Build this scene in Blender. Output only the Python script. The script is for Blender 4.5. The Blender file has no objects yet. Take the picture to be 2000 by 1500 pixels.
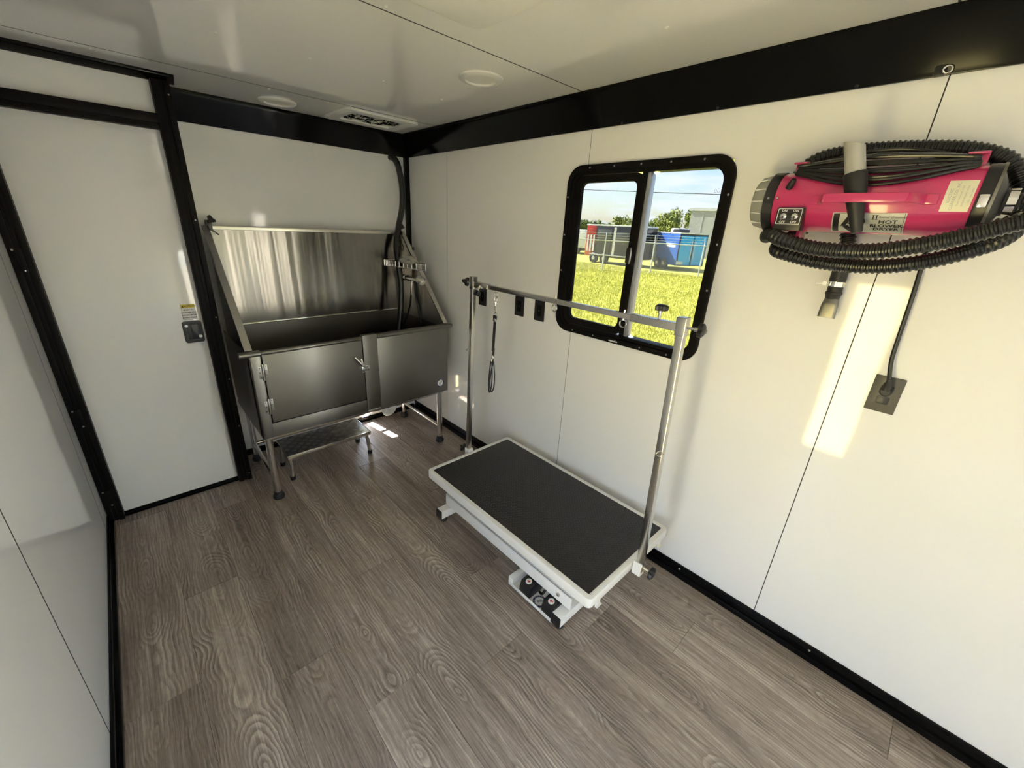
import bpy, bmesh, math, random
import numpy as np
from mathutils import Vector, Matrix

random.seed(7)
SC = bpy.context.scene
COL = SC.collection
PI = math.pi

# ------------------------------------------------------------------ camera
cam = bpy.data.cameras.new('camera')
cam_o = bpy.data.objects.new('camera', cam)
COL.objects.link(cam_o)
RW = ((0.73452267, -0.67692687, 0.04739673),      # camera right in world axes
      (-0.21080049, -0.29401124, -0.93226635),    # camera down
      (0.64501132, 0.67477952, -0.35865444))      # viewing direction
right, down, fwd = (Vector(r) for r in RW)
m = Matrix((right, -down, -fwd)).transposed().to_4x4()
m.translation = Vector((0.0, 0.0, 1.672))
cam_o.matrix_world = m
cam.sensor_width = 36.0
cam.lens = 788.53 * 36.0 / 2000.0
cam.shift_x = (1000 - 989.21) / 2000.0
cam.shift_y = (743.68 - 750) / 2000.0
cam.clip_start = 0.02
cam.clip_end = 600
SC.camera = cam_o

# ------------------------------------------------------------------ sky, sun, exposure
SUN_EL = math.radians(42)
SUN_DIR = Vector((-0.15, 0.99, 0)).normalized() * math.cos(SUN_EL) + Vector((0, 0, math.sin(SUN_EL)))
world = bpy.data.worlds.new('world')
SC.world = world
world.use_nodes = True
wn, wl = world.node_tree.nodes, world.node_tree.links
wn.clear()
sky = wn.new('ShaderNodeTexSky')
sky.sky_type = 'NISHITA'
sky.sun_disc = False
sky.sun_elevation = SUN_EL
sky.sun_rotation = math.atan2(-0.15, 0.99)
sky.air_density = 1.0
sky.dust_density = 1.2
tc = wn.new('ShaderNodeTexCoord')
sep = wn.new('ShaderNodeSeparateXYZ')
wl.new(tc.outputs['Generated'], sep.inputs[0])
zadd = wn.new('ShaderNodeMath'); zadd.operation = 'ADD'; zadd.inputs[1].default_value = 0.12
wl.new(sep.outputs['Z'], zadd.inputs[0])
zmax = wn.new('ShaderNodeMath'); zmax.operation = 'MAXIMUM'; zmax.inputs[1].default_value = 0.05
wl.new(zadd.outputs[0], zmax.inputs[0])
div = wn.new('ShaderNodeVectorMath'); div.operation = 'DIVIDE'
wl.new(tc.outputs['Generated'], div.inputs[0]); wl.new(zmax.outputs[0], div.inputs[1])
cn = wn.new('ShaderNodeTexNoise'); cn.inputs['Scale'].default_value = 1.6; cn.inputs['Detail'].default_value = 7
cn.inputs['Roughness'].default_value = 0.6
wl.new(div.outputs[0], cn.inputs['Vector'])
cr = wn.new('ShaderNodeValToRGB')
cr.color_ramp.elements[0].position = 0.42; cr.color_ramp.elements[0].color = (0.0, 0.0, 0.0, 1)
cr.color_ramp.elements[1].position = 0.66; cr.color_ramp.elements[1].color = (0.95, 0.95, 0.95, 1)
wl.new(cn.outputs['Fac'], cr.inputs[0])
skys = wn.new('ShaderNodeVectorMath'); skys.operation = 'SCALE'; skys.inputs['Scale'].default_value = 0.34
wl.new(sky.outputs[0], skys.inputs[0])
mixc = wn.new('ShaderNodeMix'); mixc.data_type = 'RGBA'
wl.new(cr.outputs[0], mixc.inputs['Factor'])
wl.new(skys.outputs[0], mixc.inputs[6])
mixc.inputs[7].default_value = (1.85, 1.92, 2.12, 1)
bg = wn.new('ShaderNodeBackground'); bg.inputs['Strength'].default_value = 1.0
wl.new(mixc.outputs[2], bg.inputs['Color'])
wo = wn.new('ShaderNodeOutputWorld')
wl.new(bg.outputs[0], wo.inputs['Surface'])

sun = bpy.data.lights.new('sun', 'SUN')
sun.energy = 22.0
sun.angle = math.radians(0.53)
sun.color = (1.0, 0.94, 0.84)
sun_o = bpy.data.objects.new('sun', sun)
COL.objects.link(sun_o)
sun_o.rotation_euler = (-SUN_DIR).to_track_quat('-Z', 'Y').to_euler()
sun_o.location = SUN_DIR * 30

SC.view_settings.view_transform = 'Standard'
SC.view_settings.look = 'None'
SC.view_settings.exposure = 3.12
SC.view_settings.gamma = 1.0
SC.view_settings.use_curve_mapping = False
cy = SC.cycles
cy.use_denoising = True
cy.max_bounces = 8
cy.diffuse_bounces = 6
cy.glossy_bounces = 4
cy.use_adaptive_sampling = True
cy.adaptive_threshold = 0.02
cy.transparent_max_bounces = 8
cy.sample_clamp_indirect = 8.0
cy.caustics_refractive = False

# ------------------------------------------------------------------ material helpers
MATS = {}
def new_mat(name):
    mt = bpy.data.materials.new(name)
    mt.use_nodes = True
    nt = mt.node_tree
    return mt, nt, nt.nodes['Principled BSDF'], nt.nodes['Material Output']

def pbr(name, col, rough=0.5, metal=0.0, spec=0.5, coat=0.0, bump=None, aniso=0.0, emit=None, trans=0.0, alpha=1.0, var=None):
    """bump=(scale, strength, distance[, stretch vec]); var=(scale, amount) colour variation"""
    mt, nt, b, out = new_mat(name)
    b.inputs['Base Color'].default_value = (*col, 1)
    b.inputs['Roughness'].default_value = rough
    b.inputs['Metallic'].default_value = metal
    b.inputs['Specular IOR Level'].default_value = spec
    b.inputs['Coat Weight'].default_value = coat
    b.inputs['Coat Roughness'].default_value = 0.04
    b.inputs['Anisotropic'].default_value = aniso
    b.inputs['Transmission Weight'].default_value = trans
    b.inputs['Alpha'].default_value = alpha
    N = nt.nodes; L = nt.links
    if bump or var:
        t = N.new('ShaderNodeTexCoord')
    if bump:
        mp = N.new('ShaderNodeMapping')
        if len(bump) > 3:
            mp.inputs['Scale'].default_value = bump[3]
        L.new(t.outputs['Object'], mp.inputs[0])
        n = N.new('ShaderNodeTexNoise'); n.inputs['Scale'].default_value = bump[0]; n.inputs['Detail'].default_value = 3
        L.new(mp.outputs[0], n.inputs['Vector'])
        bp = N.new('ShaderNodeBump'); bp.inputs['Strength'].default_value = bump[1]; bp.inputs['Distance'].default_value = bump[2]
        L.new(n.outputs['Fac'], bp.inputs['Height'])
        L.new(bp.outputs[0], b.inputs['Normal'])
    if var:
        n2 = N.new('ShaderNodeTexNoise'); n2.inputs['Scale'].default_value = var[0]; n2.inputs['Detail'].default_value = 4
        L.new(t.outputs['Object'], n2.inputs['Vector'])
        mx = N.new('ShaderNodeMix'); mx.data_type = 'RGBA'
        a = var[1]
        mx.inputs[6].default_value = (*[c * (1 - a) for c in col], 1)
        mx.inputs[7].default_value = (*[min(1, c * (1 + a)) for c in col], 1)
        L.new(n2.outputs['Fac'], mx.inputs['Factor'])
        L.new(mx.outputs[2], b.inputs['Base Color'])
    MATS[name] = mt
    return mt

M_WALL = pbr('white_gloss_panel', (0.86, 0.86, 0.855), rough=0.06, spec=0.5, bump=(1.3, 0.12, 0.02))
M_CEIL = pbr('white_ceiling_panel', (0.80, 0.80, 0.785), rough=0.07, spec=0.5, bump=(1.7, 0.15, 0.02))
M_SEAM = pbr('seam_dark', (0.03, 0.03, 0.03), rough=0.7)
M_TRIM = pbr('black_trim', (0.004, 0.004, 0.004), rough=0.12, spec=0.12, bump=(3.0, 0.1, 0.01))
M_TRIMM = pbr('black_frame_matte', (0.008, 0.0075, 0.007), rough=0.36, spec=0.07, bump=(160, 0.05, 0.001))
M_OUT = pbr('outer_skin', (0.7, 0.7, 0.7), rough=0.4)
M_WHITE = pbr('white_powder_coat', (0.82, 0.82, 0.80), rough=0.28, bump=(260, 0.03, 0.001))
M_PLW = pbr('white_plastic', (0.78, 0.78, 0.75), rough=0.35)
M_BLACK = pbr('black_plastic', (0.012, 0.012, 0.013), rough=0.35)
M_RUB = pbr('black_rubber', (0.014, 0.014, 0.014), rough=0.5)
M_CORD = pbr('cord_black', (0.014, 0.014, 0.013), rough=0.27)
M_CHROME = pbr('chrome', (0.78, 0.77, 0.74), rough=0.14, metal=1.0)
M_ALU = pbr('aluminium', (0.60, 0.60, 0.59), rough=0.35, metal=1.0)
M_TUBE = pbr('steel_tube', (0.60, 0.585, 0.55), rough=0.22, metal=1.0, bump=(60, 0.05, 0.002, (1, 1, 0.1)))
M_GREYNOZ = pbr('grey_nozzle_plastic', (0.42, 0.41, 0.38), rough=0.3, spec=0.5)
M_NOZMET = pbr('dull_nozzle_metal', (0.24, 0.23, 0.20), rough=0.4, metal=0.9, var=(30, 0.2))
M_PINK = pbr('pink_enamel', (0.56, 0.040, 0.150), rough=0.2, coat=0.4, bump=(40, 0.04, 0.002))
M_OUTLET = pbr('bronze_plate', (0.085, 0.078, 0.062), rough=0.4)
M_STICKW = pbr('sticker_white', (0.78, 0.78, 0.75), rough=0.4)
M_STICKC = pbr('sticker_cream', (0.75, 0.72, 0.55), rough=0.4)
M_SILV = pbr('sticker_silver', (0.62, 0.62, 0.58), rough=0.35, metal=0.3)
M_YEL = pbr('sticker_yellow', (0.65, 0.52, 0.02), rough=0.4)
M_INK = pbr('print_black', (0.012, 0.012, 0.012), rough=0.4)
M_NAVY = pbr('print_navy', (0.02, 0.025, 0.12), rough=0.4)
M_GREYP = pbr('print_grey', (0.35, 0.36, 0.40), rough=0.4)
M_REDP = pbr('print_red', (0.6, 0.04, 0.05), rough=0.4)
M_FOIL = pbr('crumpled_foil', (0.72, 0.75, 0.66), rough=0.08, metal=1.0, bump=(16, 0.6, 0.03))
M_PVC = pbr('white_pvc', (0.75, 0.75, 0.72), rough=0.3)
M_LENS = pbr('frosted_lens', (0.74, 0.73, 0.68), rough=0.3)

def stainless(name, stretch, aniso_rot, rough=0.27, wave=0.35, col=(0.46, 0.44, 0.41), dist=0.02):
    mt, nt, b, out = new_mat(name)
    N, L = nt.nodes, nt.links
    b.inputs['Metallic'].default_value = 1.0
    b.inputs['Roughness'].default_value = rough
    b.inputs['Anisotropic'].default_value = 0.65
    b.inputs['Anisotropic Rotation'].default_value = aniso_rot
    tg = N.new('ShaderNodeTangent'); tg.direction_type = 'RADIAL'; tg.axis = 'Z'
    L.new(tg.outputs[0], b.inputs['Tangent'])
    t = N.new('ShaderNodeTexCoord')
    mp = N.new('ShaderNodeMapping'); mp.inputs['Scale'].default_value = stretch
    L.new(t.outputs['Object'], mp.inputs[0])
    n = N.new('ShaderNodeTexNoise'); n.inputs['Scale'].default_value = 1.0; n.inputs['Detail'].default_value = 2.5
    n.inputs['Roughness'].default_value = 0.45
    L.new(mp.outputs[0], n.inputs['Vector'])
    bp = N.new('ShaderNodeBump'); bp.inputs['Strength'].default_value = wave; bp.inputs['Distance'].default_value = dist
    L.new(n.outputs['Fac'], bp.inputs['Height'])
    L.new(bp.outputs[0], b.inputs['Normal'])
    n2 = N.new('ShaderNodeTexNoise'); n2.inputs['Scale'].default_value = 5; n2.inputs['Detail'].default_value = 6
    L.new(t.outputs['Object'], n2.inputs['Vector'])
    mr = N.new('ShaderNodeMapRange'); mr.inputs['To Min'].default_value = rough - 0.03; mr.inputs['To Max'].default_value = rough + 0.04
    L.new(n2.outputs['Fac'], mr.inputs[0]); L.new(mr.outputs[0], b.inputs['Roughness'])
    mx = N.new('ShaderNodeMix'); mx.data_type = 'RGBA'
    mx.inputs[6].default_value = (*[c * 0.88 for c in col], 1); mx.inputs[7].default_value = (*col, 1)
    L.new(n2.outputs['Fac'], mx.inputs['Factor']); L.new(mx.outputs[2], b.inputs['Base Color'])
    return mt
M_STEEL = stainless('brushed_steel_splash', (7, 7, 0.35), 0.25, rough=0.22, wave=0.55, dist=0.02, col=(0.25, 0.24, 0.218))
M_STEEL_LIT = stainless('brushed_steel_lit', (5, 5, 0.6), 0.25, rough=0.30, wave=0.25, dist=0.02, col=(0.52, 0.49, 0.44))  # lighter copy of the tub steel, reflected light put into its colour
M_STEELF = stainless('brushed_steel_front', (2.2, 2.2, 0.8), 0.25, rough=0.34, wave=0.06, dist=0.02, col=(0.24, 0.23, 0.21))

def glass_mat(name, tint, rough=0.0):
    mt, nt, b, out = new_mat(name)
    N, L = nt.nodes, nt.links
    N.remove(b)
    tr = N.new('ShaderNodeBsdfTransparent'); tr.inputs[0].default_value = (*tint, 1)
    gl = N.new('ShaderNodeBsdfGlossy'); gl.inputs['Roughness'].default_value = rough
    fr = N.new('ShaderNodeFresnel'); fr.inputs['IOR'].default_value = 1.45
    mx = N.new('ShaderNodeMixShader')
    L.new(fr.outputs[0], mx.inputs[0]); L.new(tr.outputs[0], mx.inputs[1]); L.new(gl.outputs[0], mx.inputs[2])
    L.new(mx.outputs[0], out.inputs['Surface'])
    return mt
M_GLASS = glass_mat('tinted_window_glass', (0.25, 0.257, 0.26))
M_CLEAR = None
def clearcap(name, col, fac, rough):
    mt, nt, b, out = new_mat(name)
    b.inputs['Base Color'].default_value = (*col, 1)
    b.inputs['Roughness'].default_value = rough
    N, L = nt.nodes, nt.links
    tr = N.new('ShaderNodeBsdfTransparent'); tr.inputs[0].default_value = (0.8, 0.8, 0.78, 1)
    mx = N.new('ShaderNodeMixShader'); mx.inputs[0].default_value = fac
    L.new(tr.outputs[0], mx.inputs[1]); L.new(b.outputs[0], mx.inputs[2]); L.new(mx.outputs[0], out.inputs['Surface'])
    return mt
M_CAP = clearcap('clear_grey_plastic', (0.36, 0.36, 0.33), 0.65, 0.18)
M_CLEAR = clearcap('clear_plastic_film', (0.75, 0.74, 0.70), 0.42, 0.12)

def mat_plank():
    mt, nt, b, out = new_mat('vinyl_wood_plank')
    N, L = nt.nodes, nt.links
    def math_(op, a, bb=None):
        n = N.new('ShaderNodeMath'); n.operation = op
        for i, v in enumerate((a, bb)):
            if v is None: continue
            if isinstance(v, (int, float)): n.inputs[i].default_value = v
            else: L.new(v, n.inputs[i])
        return n.outputs[0]
    t = N.new('ShaderNodeTexCoord'); oi = N.new('ShaderNodeObjectInfo')
    s = N.new('ShaderNodeSeparateXYZ'); L.new(t.outputs['Object'], s.inputs[0])
    u, v = s.outputs['X'], s.outputs['Y']
    rnd = oi.outputs['Random']
    off = math_('MULTIPLY', rnd, 37.0)
    rnd2 = math_('FRACT', math_('MULTIPLY', rnd, 91.7))
    rnd3 = math_('FRACT', math_('MULTIPLY', rnd, 613.3))
    vv = math_('ADD', v, off)
    u0 = math_('ADD', u, math_('MULTIPLY', math_('SUBTRACT', rnd2, 0.5), 0.09))
    cv = N.new('ShaderNodeCombineXYZ'); L.new(u0, cv.inputs[0]); L.new(vv, cv.inputs[1]); L.new(off, cv.inputs[2])
    def noise(scale, vec=(1, 1, 1), detail=3, rough=0.5):
        mp = N.new('ShaderNodeMapping'); mp.inputs['Scale'].default_value = vec
        L.new(cv.outputs[0], mp.inputs[0])
        n = N.new('ShaderNodeTexNoise'); n.inputs['Scale'].default_value = scale
        n.inputs['Detail'].default_value = detail; n.inputs['Roughness'].default_value = rough
        L.new(mp.outputs[0], n.inputs['Vector'])
        return n.outputs['Fac']
    # slow depth of the cut through the trunk along the plank, wobbling pith line
    w = math_('MULTIPLY', math_('SUBTRACT', noise(1.0, (0.0, 1.7, 1), 2, 0.5), 0.5), 0.46)
    warp = math_('MULTIPLY', math_('SUBTRACT', noise(1.0, (6, 2.6, 1), 2), 0.5), 0.075)
    uu = math_('MULTIPLY', math_('ADD', u0, warp), 1.15)
    r = math_('SQRT', math_('ADD', math_('MULTIPLY', uu, uu), math_('MULTIPLY', w, w)))
    r = math_('ADD', r, math_('MULTIPLY', noise(1.0, (30, 22, 1), 3, 0.6), 0.011))
    ph = math_('MULTIPLY', r, 74)
    saw = math_('FRACT', ph)
    ring = math_('MULTIPLY', saw, math_('SUBTRACT', 1.0, math_('POWER', saw, 9.0)))
    ringamt = math_('MAXIMUM', math_('MULTIPLY', math_('SUBTRACT', noise(1.0, (10, 3.2, 1), 2), 0.36), 2.6), 0.12)
    fine = noise(1.0, (330, 7, 1), 4, 0.7)
    fine2 = noise(1.0, (85, 2.2, 1), 3, 0.6)
    blot = noise(1.0, (8, 1.6, 1), 3)
    mott = noise(1.0, (60, 40, 1), 2)
    val = math_('MULTIPLY', math_('MULTIPLY', math_('SUBTRACT', ring, 0.42), ringamt), 0.80)
    val = math_('ADD', val, math_('MULTIPLY', math_('SUBTRACT', fine, 0.5), 0.9))
    val = math_('ADD', val, math_('MULTIPLY', math_('SUBTRACT', fine2, 0.5), 0.85))
    val = math_('ADD', val, math_('MULTIPLY', math_('SUBTRACT', blot, 0.5), 0.8))
    val = math_('ADD', val, math_('MULTIPLY', math_('SUBTRACT', mott, 0.5), 0.25))
    val = math_('ADD', val, math_('MULTIPLY', math_('SUBTRACT', rnd3, 0.5), 0.16))
    val = math_('ADD', val, 0.45)
    ramp = N.new('ShaderNodeValToRGB')
    e = ramp.color_ramp.elements
    e[0].position = 0.0; e[0].color = (0.10, 0.079, 0.065, 1)
    e[1].position = 1.0; e[1].color = (0.64, 0.56, 0.49, 1)
    k = e.new(0.5); k.color = (0.31, 0.255, 0.215, 1)
    L.new(val, ramp.inputs[0])
    L.new(ramp.outputs[0], b.inputs['Base Color'])
    b.inputs['Roughness'].default_value = 0.36
    b.inputs['Specular IOR Level'].default_value = 0.45
    bp = N.new('ShaderNodeBump'); bp.inputs['Strength'].default_value = 0.35; bp.inputs['Distance'].default_value = 0.0012
    L.new(val, bp.inputs['Height']); L.new(bp.outputs[0], b.inputs['Normal'])
    return mt
M_PLANK = mat_plank()

def mat_mat():
    """rubber table mat with a fine raised chevron tread"""
    mt, nt, b, out = new_mat('rubber_tread_mat')
    N, L = nt.nodes, nt.links
    b.inputs['Base Color'].default_value = (0.010, 0.010, 0.011, 1)
    b.inputs['Roughness'].default_value = 0.32
    t = N.new('ShaderNodeTexCoord')
    mp = N.new('ShaderNodeMapping'); mp.inputs['Rotation'].default_value = (0, 0, PI / 4); mp.inputs['Scale'].default_value = (75, 75, 75)
    L.new(t.outputs['Object'], mp.inputs[0])
    sp = N.new('ShaderNodeSeparateXYZ'); L.new(mp.outputs[0], sp.inputs[0])
    def mm(op, a, b_=None, c=None):
        n = N.new('ShaderNodeMath'); n.operation = op
        for i, v in enumerate((a, b_, c)):
            if v is None: continue
            if isinstance(v, (int, float)): n.inputs[i].default_value = v
            else: L.new(v, n.inputs[i])
        return n.outputs[0]
    X_, Y_ = sp.outputs['X'], sp.outputs['Y']
    par = mm('MULTIPLY', mm('FRACT', mm('MULTIPLY', mm('ADD', mm('FLOOR', X_), mm('FLOOR', Y_)), 0.5)), 2.0)
    fx = mm('ABSOLUTE', mm('SUBTRACT', mm('FRACT', X_), 0.5)); fy = mm('ABSOLUTE', mm('SUBTRACT', mm('FRACT', Y_), 0.5))
    ha = mm('MAXIMUM', mm('MULTIPLY', fx, 1.15), mm('MULTIPLY', fy, 3.2)); hb_ = mm('MAXIMUM', mm('MULTIPLY', fy, 1.15), mm('MULTIPLY', fx, 3.2))
    mixn = N.new('ShaderNodeMix'); L.new(par, mixn.inputs['Factor']); L.new(ha, mixn.inputs['A']); L.new(hb_, mixn.inputs['B'])
    mx_ = N.new('ShaderNodeMapRange'); mx_.inputs['From Min'].default_value = 0.30; mx_.inputs['From Max'].default_value = 0.62; mx_.inputs['To Min'].default_value = 1; mx_.inputs['To Max'].default_value = 0
    L.new(mixn.outputs['Result'], mx_.inputs[0])
    mx = mx_
    bp = N.new('ShaderNodeBump'); bp.inputs['Strength'].default_value = 0.7; bp.inputs['Distance'].default_value = 0.002
    L.new(mx.outputs[0], bp.inputs['Height']); L.new(bp.outputs[0], b.inputs['Normal'])
    return mt
M_MAT = mat_mat()

def mat_noise2(name, c1, c2, scale, rough=0.9, detail=6, bump=0.0, bscale=None):
    mt, nt, b, out = new_mat(name)
    N, L = nt.nodes, nt.links
    t = N.new('ShaderNodeTexCoord')
    n = N.new('ShaderNodeTexNoise'); n.inputs['Scale'].default_value = scale; n.inputs['Detail'].default_value = detail
    L.new(t.outputs['Object'], n.inputs['Vector'])
    r = N.new('ShaderNodeValToRGB')
    r.color_ramp.elements[0].position = 0.33; r.color_ramp.elements[0].color = (*c1, 1)
    r.color_ramp.elements[1].position = 0.67; r.color_ramp.elements[1].color = (*c2, 1)
    L.new(n.outputs['Fac'], r.inputs[0]); L.new(r.outputs[0], b.inputs['Base Color'])
    b.inputs['Roughness'].default_value = rough
    if bump:
        bp = N.new('ShaderNodeBump'); bp.inputs['Strength'].default_value = bump; bp.inputs['Distance'].default_value = 0.02
        L.new(n.outputs['Fac'], bp.inputs['Height']); L.new(bp.outputs[0], b.inputs['Normal'])
    return mt
M_GRASS = mat_noise2('grass_ground', (0.30, 0.31, 0.04), (0.52, 0.51, 0.09), 6.0)
M_BLADE = mat_noise2('grass_blade', (0.42, 0.43, 0.05), (0.70, 0.66, 0.15), 3.0)
M_SAND = mat_noise2('pale_sand_lot', (0.36, 0.30, 0.11), (0.52, 0.44, 0.18), 9.0, bump=0.6)
M_BOUNCE = mat_noise2('bounce_gravel', (0.20, 0.18, 0.135), (0.30, 0.27, 0.21), 9.0)  # tone chosen for the light it bounces in through the added doorway
M_LEAF = mat_noise2('tree_leaf', (0.10, 0.15, 0.025), (0.30, 0.33, 0.07), 1.2)
M_LEAF2 = mat_noise2('tree_leaf_dark', (0.07, 0.11, 0.03), (0.20, 0.25, 0.06), 1.2)
M_BARK = pbr('bark', (0.10, 0.08, 0.06), rough=0.9)
M_TRBLK = pbr('trailer_black', (0.02, 0.02, 0.02), rough=0.2)
M_TRRED = pbr('trailer_red', (0.35, 0.03, 0.02), rough=0.3)
M_TRORG = pbr('trailer_orange', (0.50, 0.12, 0.03), rough=0.3)
M_TRBLU = mat_noise2('trailer_blue', (0.035, 0.10, 0.36), (0.06, 0.16, 0.50), 4.0, rough=0.25)
M_TRSKY = pbr('trailer_sky_blue', (0.02, 0.40, 0.88), rough=0.3)
M_TRWHT = pbr('trailer_white', (0.62, 0.63, 0.64), rough=0.35)
M_BLDG = pbr('building_grey', (0.42, 0.42, 0.38), rough=0.7)
M_BLDW = pbr('building_white', (0.55, 0.58, 0.55), rough=0.7)
M_GALV = pbr('galvanised', (0.60, 0.61, 0.60), rough=0.5)

# ------------------------------------------------------------------ mesh helpers
class MB:
    def __init__(s):
        s.v = []; s.f = []
    def add(s, vs, fs):
        o = len(s.v)
        s.v += [tuple(p) for p in vs]
        s.f += [tuple(i + o for i in f) for f in fs]
        return s
    def box(s, x0, x1, y0, y1, z0, z1):
        vs = [(x, y, z) for z in (z0, z1) for y in (y0, y1) for x in (x0, x1)]
        return s.add(vs, [(0, 2, 3, 1), (4, 5, 7, 6), (0, 1, 5, 4), (2, 6, 7, 3), (0, 4, 6, 2), (1, 3, 7, 5)])
    def beam(s, p0, p1, w, h, up=(0, 0, 1)):
        p0, p1 = Vector(p0), Vector(p1)
        d = (p1 - p0).normalized(); up = Vector(up)
        if abs(d.dot(up)) > 0.98: up = Vector((1, 0, 0))
        a = d.cross(up).normalized(); b = a.cross(d).normalized()
        vs = []
        for p in (p0, p1):
            for sa, sb in ((-1, -1), (1, -1), (1, 1), (-1, 1)):
                vs.append(p + a * sa * w / 2 + b * sb * h / 2)
        return s.add(vs, [(0, 1, 2, 3), (7, 6, 5, 4), (0, 4, 5, 1), (1, 5, 6, 2), (2, 6, 7, 3), (3, 7, 4, 0)])
    def cyl(s, p0, p1, r0, r1=None, n=18, caps=True):
        return s.lathe(p0, p1, [(0, r0), (1, r0 if r1 is None else r1)], n, caps)
    def lathe(s, p0, p1, prof, n=24, caps=True):
        """prof: (t along p0->p1, radius)"""
        p0, p1 = Vector(p0), Vector(p1)
        d = (p1 - p0); dn = d.normalized()
        up = Vector((0, 0, 1)) if abs(dn.z) < 0.9 else Vector((1, 0, 0))
        a = dn.cross(up).normalized(); b = dn.cross(a).normalized()
        vs = []; fs = []
        for t, r in prof:
            for k in range(n):
                th = 2 * PI * k / n
                vs.append(p0 + d * t + (a * math.cos(th) + b * math.sin(th)) * r)
        for i in range(len(prof) - 1):
            for k in range(n):
                k2 = (k + 1) % n
                fs.append((i * n + k, i * n + k2, (i + 1) * n + k2, (i + 1) * n + k))
        if caps:
            if prof[0][1] > 1e-6: fs.append(tuple(range(n - 1, -1, -1)))
            e = (len(prof) - 1) * n
            if prof[-1][1] > 1e-6: fs.append(tuple(e + k for k in range(n)))
        return s.add(vs, fs)
    def tube(s, pts, r, n=10, closed=False, caps=True):
        pts = [Vector(p) for p in pts]
        R = r if callable(r) else (lambda i: r)
        m_ = len(pts)
        tans = []
        for i in range(m_):
            a = pts[(i - 1) % m_] if (closed or i > 0) else pts[i]
            b = pts[(i + 1) % m_] if (closed or i < m_ - 1) else pts[i]
            tans.append((b - a).normalized())
        nrm = tans[0].orthogonal().normalized()
        vs = []; fs = []
        for i in range(m_):
            if i:
                nrm = nrm - tans[i] * nrm.dot(tans[i])
                nrm.normalize()
            bn = tans[i].cross(nrm)
            for k in range(n):
                th = 2 * PI * k / n
                vs.append(pts[i] + (nrm * math.cos(th) + bn * math.sin(th)) * R(i))
        for i in range(m_ if closed else m_ - 1):
            j = (i + 1) % m_
            for k in range(n):
                k2 = (k + 1) % n
                fs.append((i * n + k, i * n + k2, j * n + k2, j * n + k))
        if caps and not closed:
            fs.append(tuple(range(n - 1, -1, -1)))
            fs.append(tuple((m_ - 1) * n + k for k in range(n)))
        return s.add(vs, fs)
    def prism(s, poly, fn, d0, d1):
        """poly 2D points, fn(u, v, d) -> 3D"""
        n = len(poly)
        vs = [fn(u, v, d0) for u, v in poly] + [fn(u, v, d1) for u, v in poly]
        fs = [tuple(range(n - 1, -1, -1)), tuple(n + i for i in range(n))]
        fs += [(i, (i + 1) % n, n + (i + 1) % n, n + i) for i in range(n)]
        return s.add(vs, fs)
    def frame(s, outer, inner, fn, d0, d1):
        """ring between two loops with equal point counts, extruded d0..d1"""
        n = len(outer)
        vs = [fn(u, v, d) for d in (d0, d1) for lp in (outer, inner) for u, v in lp]
        fs = []
        O0, I0, O1, I1 = 0, n, 2 * n, 3 * n
        for i in range(n):
            j = (i + 1) % n
            fs += [(O0 + i, I0 + i, I0 + j, O0 + j), (O1 + i, O1 + j, I1 + j, I1 + i),
                   (O0 + i, O0 + j, O1 + j, O1 + i), (I0 + i, I1 + i, I1 + j, I0 + j)]
        return s.add(vs, fs)
    def ico(s, c, r, sub=1, jit=0.0):
        bm = bmesh.new(); bmesh.ops.create_icosphere(bm, subdivisions=sub, radius=1)
        vs = []
        for v in bm.verts:
            k = 1 + random.uniform(-jit, jit)
            rr = r if isinstance(r, (tuple, list)) else (r, r, r)
            vs.append((c[0] + v.co.x * rr[0] * k, c[1] + v.co.y * rr[1] * k, c[2] + v.co.z * rr[2] * k))
        fs = [tuple(v.index for v in f.verts) for f in bm.faces]
        bm.free()
        return s.add(vs, fs)
    def build(s, name, mat, parent=None, smooth=35, bevel=0.0, loc=None, segs=2):
        o0 = Vector(loc) if loc is not None else (wloc(parent) if parent else Vector((0, 0, 0)))
        me = bpy.data.meshes.new(name)
        me.from_pydata([(p[0] - o0.x, p[1] - o0.y, p[2] - o0.z) for p in s.v], [], s.f)
        bm = bmesh.new(); bm.from_mesh(me)
        bmesh.ops.recalc_face_normals(bm, faces=bm.faces)
        if bevel:
            ed = [e for e in bm.edges if len(e.link_faces) == 2 and e.calc_face_angle(0) > 0.6]
            bmesh.ops.bevel(bm, geom=ed, offset=bevel, segments=segs, profile=0.6, affect='EDGES', clamp_overlap=True)
        bm.to_mesh(me); bm.free()
        if smooth:
            for p in me.polygons: p.use_smooth = True
            me.set_sharp_from_angle(angle=math.radians(smooth))
        me.materials.append(mat)
        return link(name, me, parent, o0)

WL = {}
def wloc(o):
    return WL[o.name]
def link(name, me, parent, o0):
    o = bpy.data.objects.new(name, me)
    COL.objects.link(o)
    if parent:
        o.parent = parent
        o.location = o0 - wloc(parent)
    else:
        o.location = o0
    WL[o.name] = o0.copy()
    return o
def thing(name, label, cat, loc, group=None, kind=None):
    o = bpy.data.objects.new(name, None)
    COL.objects.link(o)
    o.empty_display_size = 0.05
    o.location = loc
    WL[o.name] = Vector(loc)
    return tag(o, label, cat, group, kind)
def tag(o, label, cat, group=None, kind=None):
    o['label'] = label; o['category'] = cat
    if group: o['group'] = group
    if kind: o['kind'] = kind
    return o
def plabel(o, label):
    o['label'] = label
    return o
def copy_tree(o, loc, label=None, parent=None):
    c = o.copy(); COL.objects.link(c); c.parent = parent
    if parent is None: c.location = loc
    if label: c['label'] = label
    for ch in list(o.children): copy_tree(ch, None, None, c)
    return c

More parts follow.
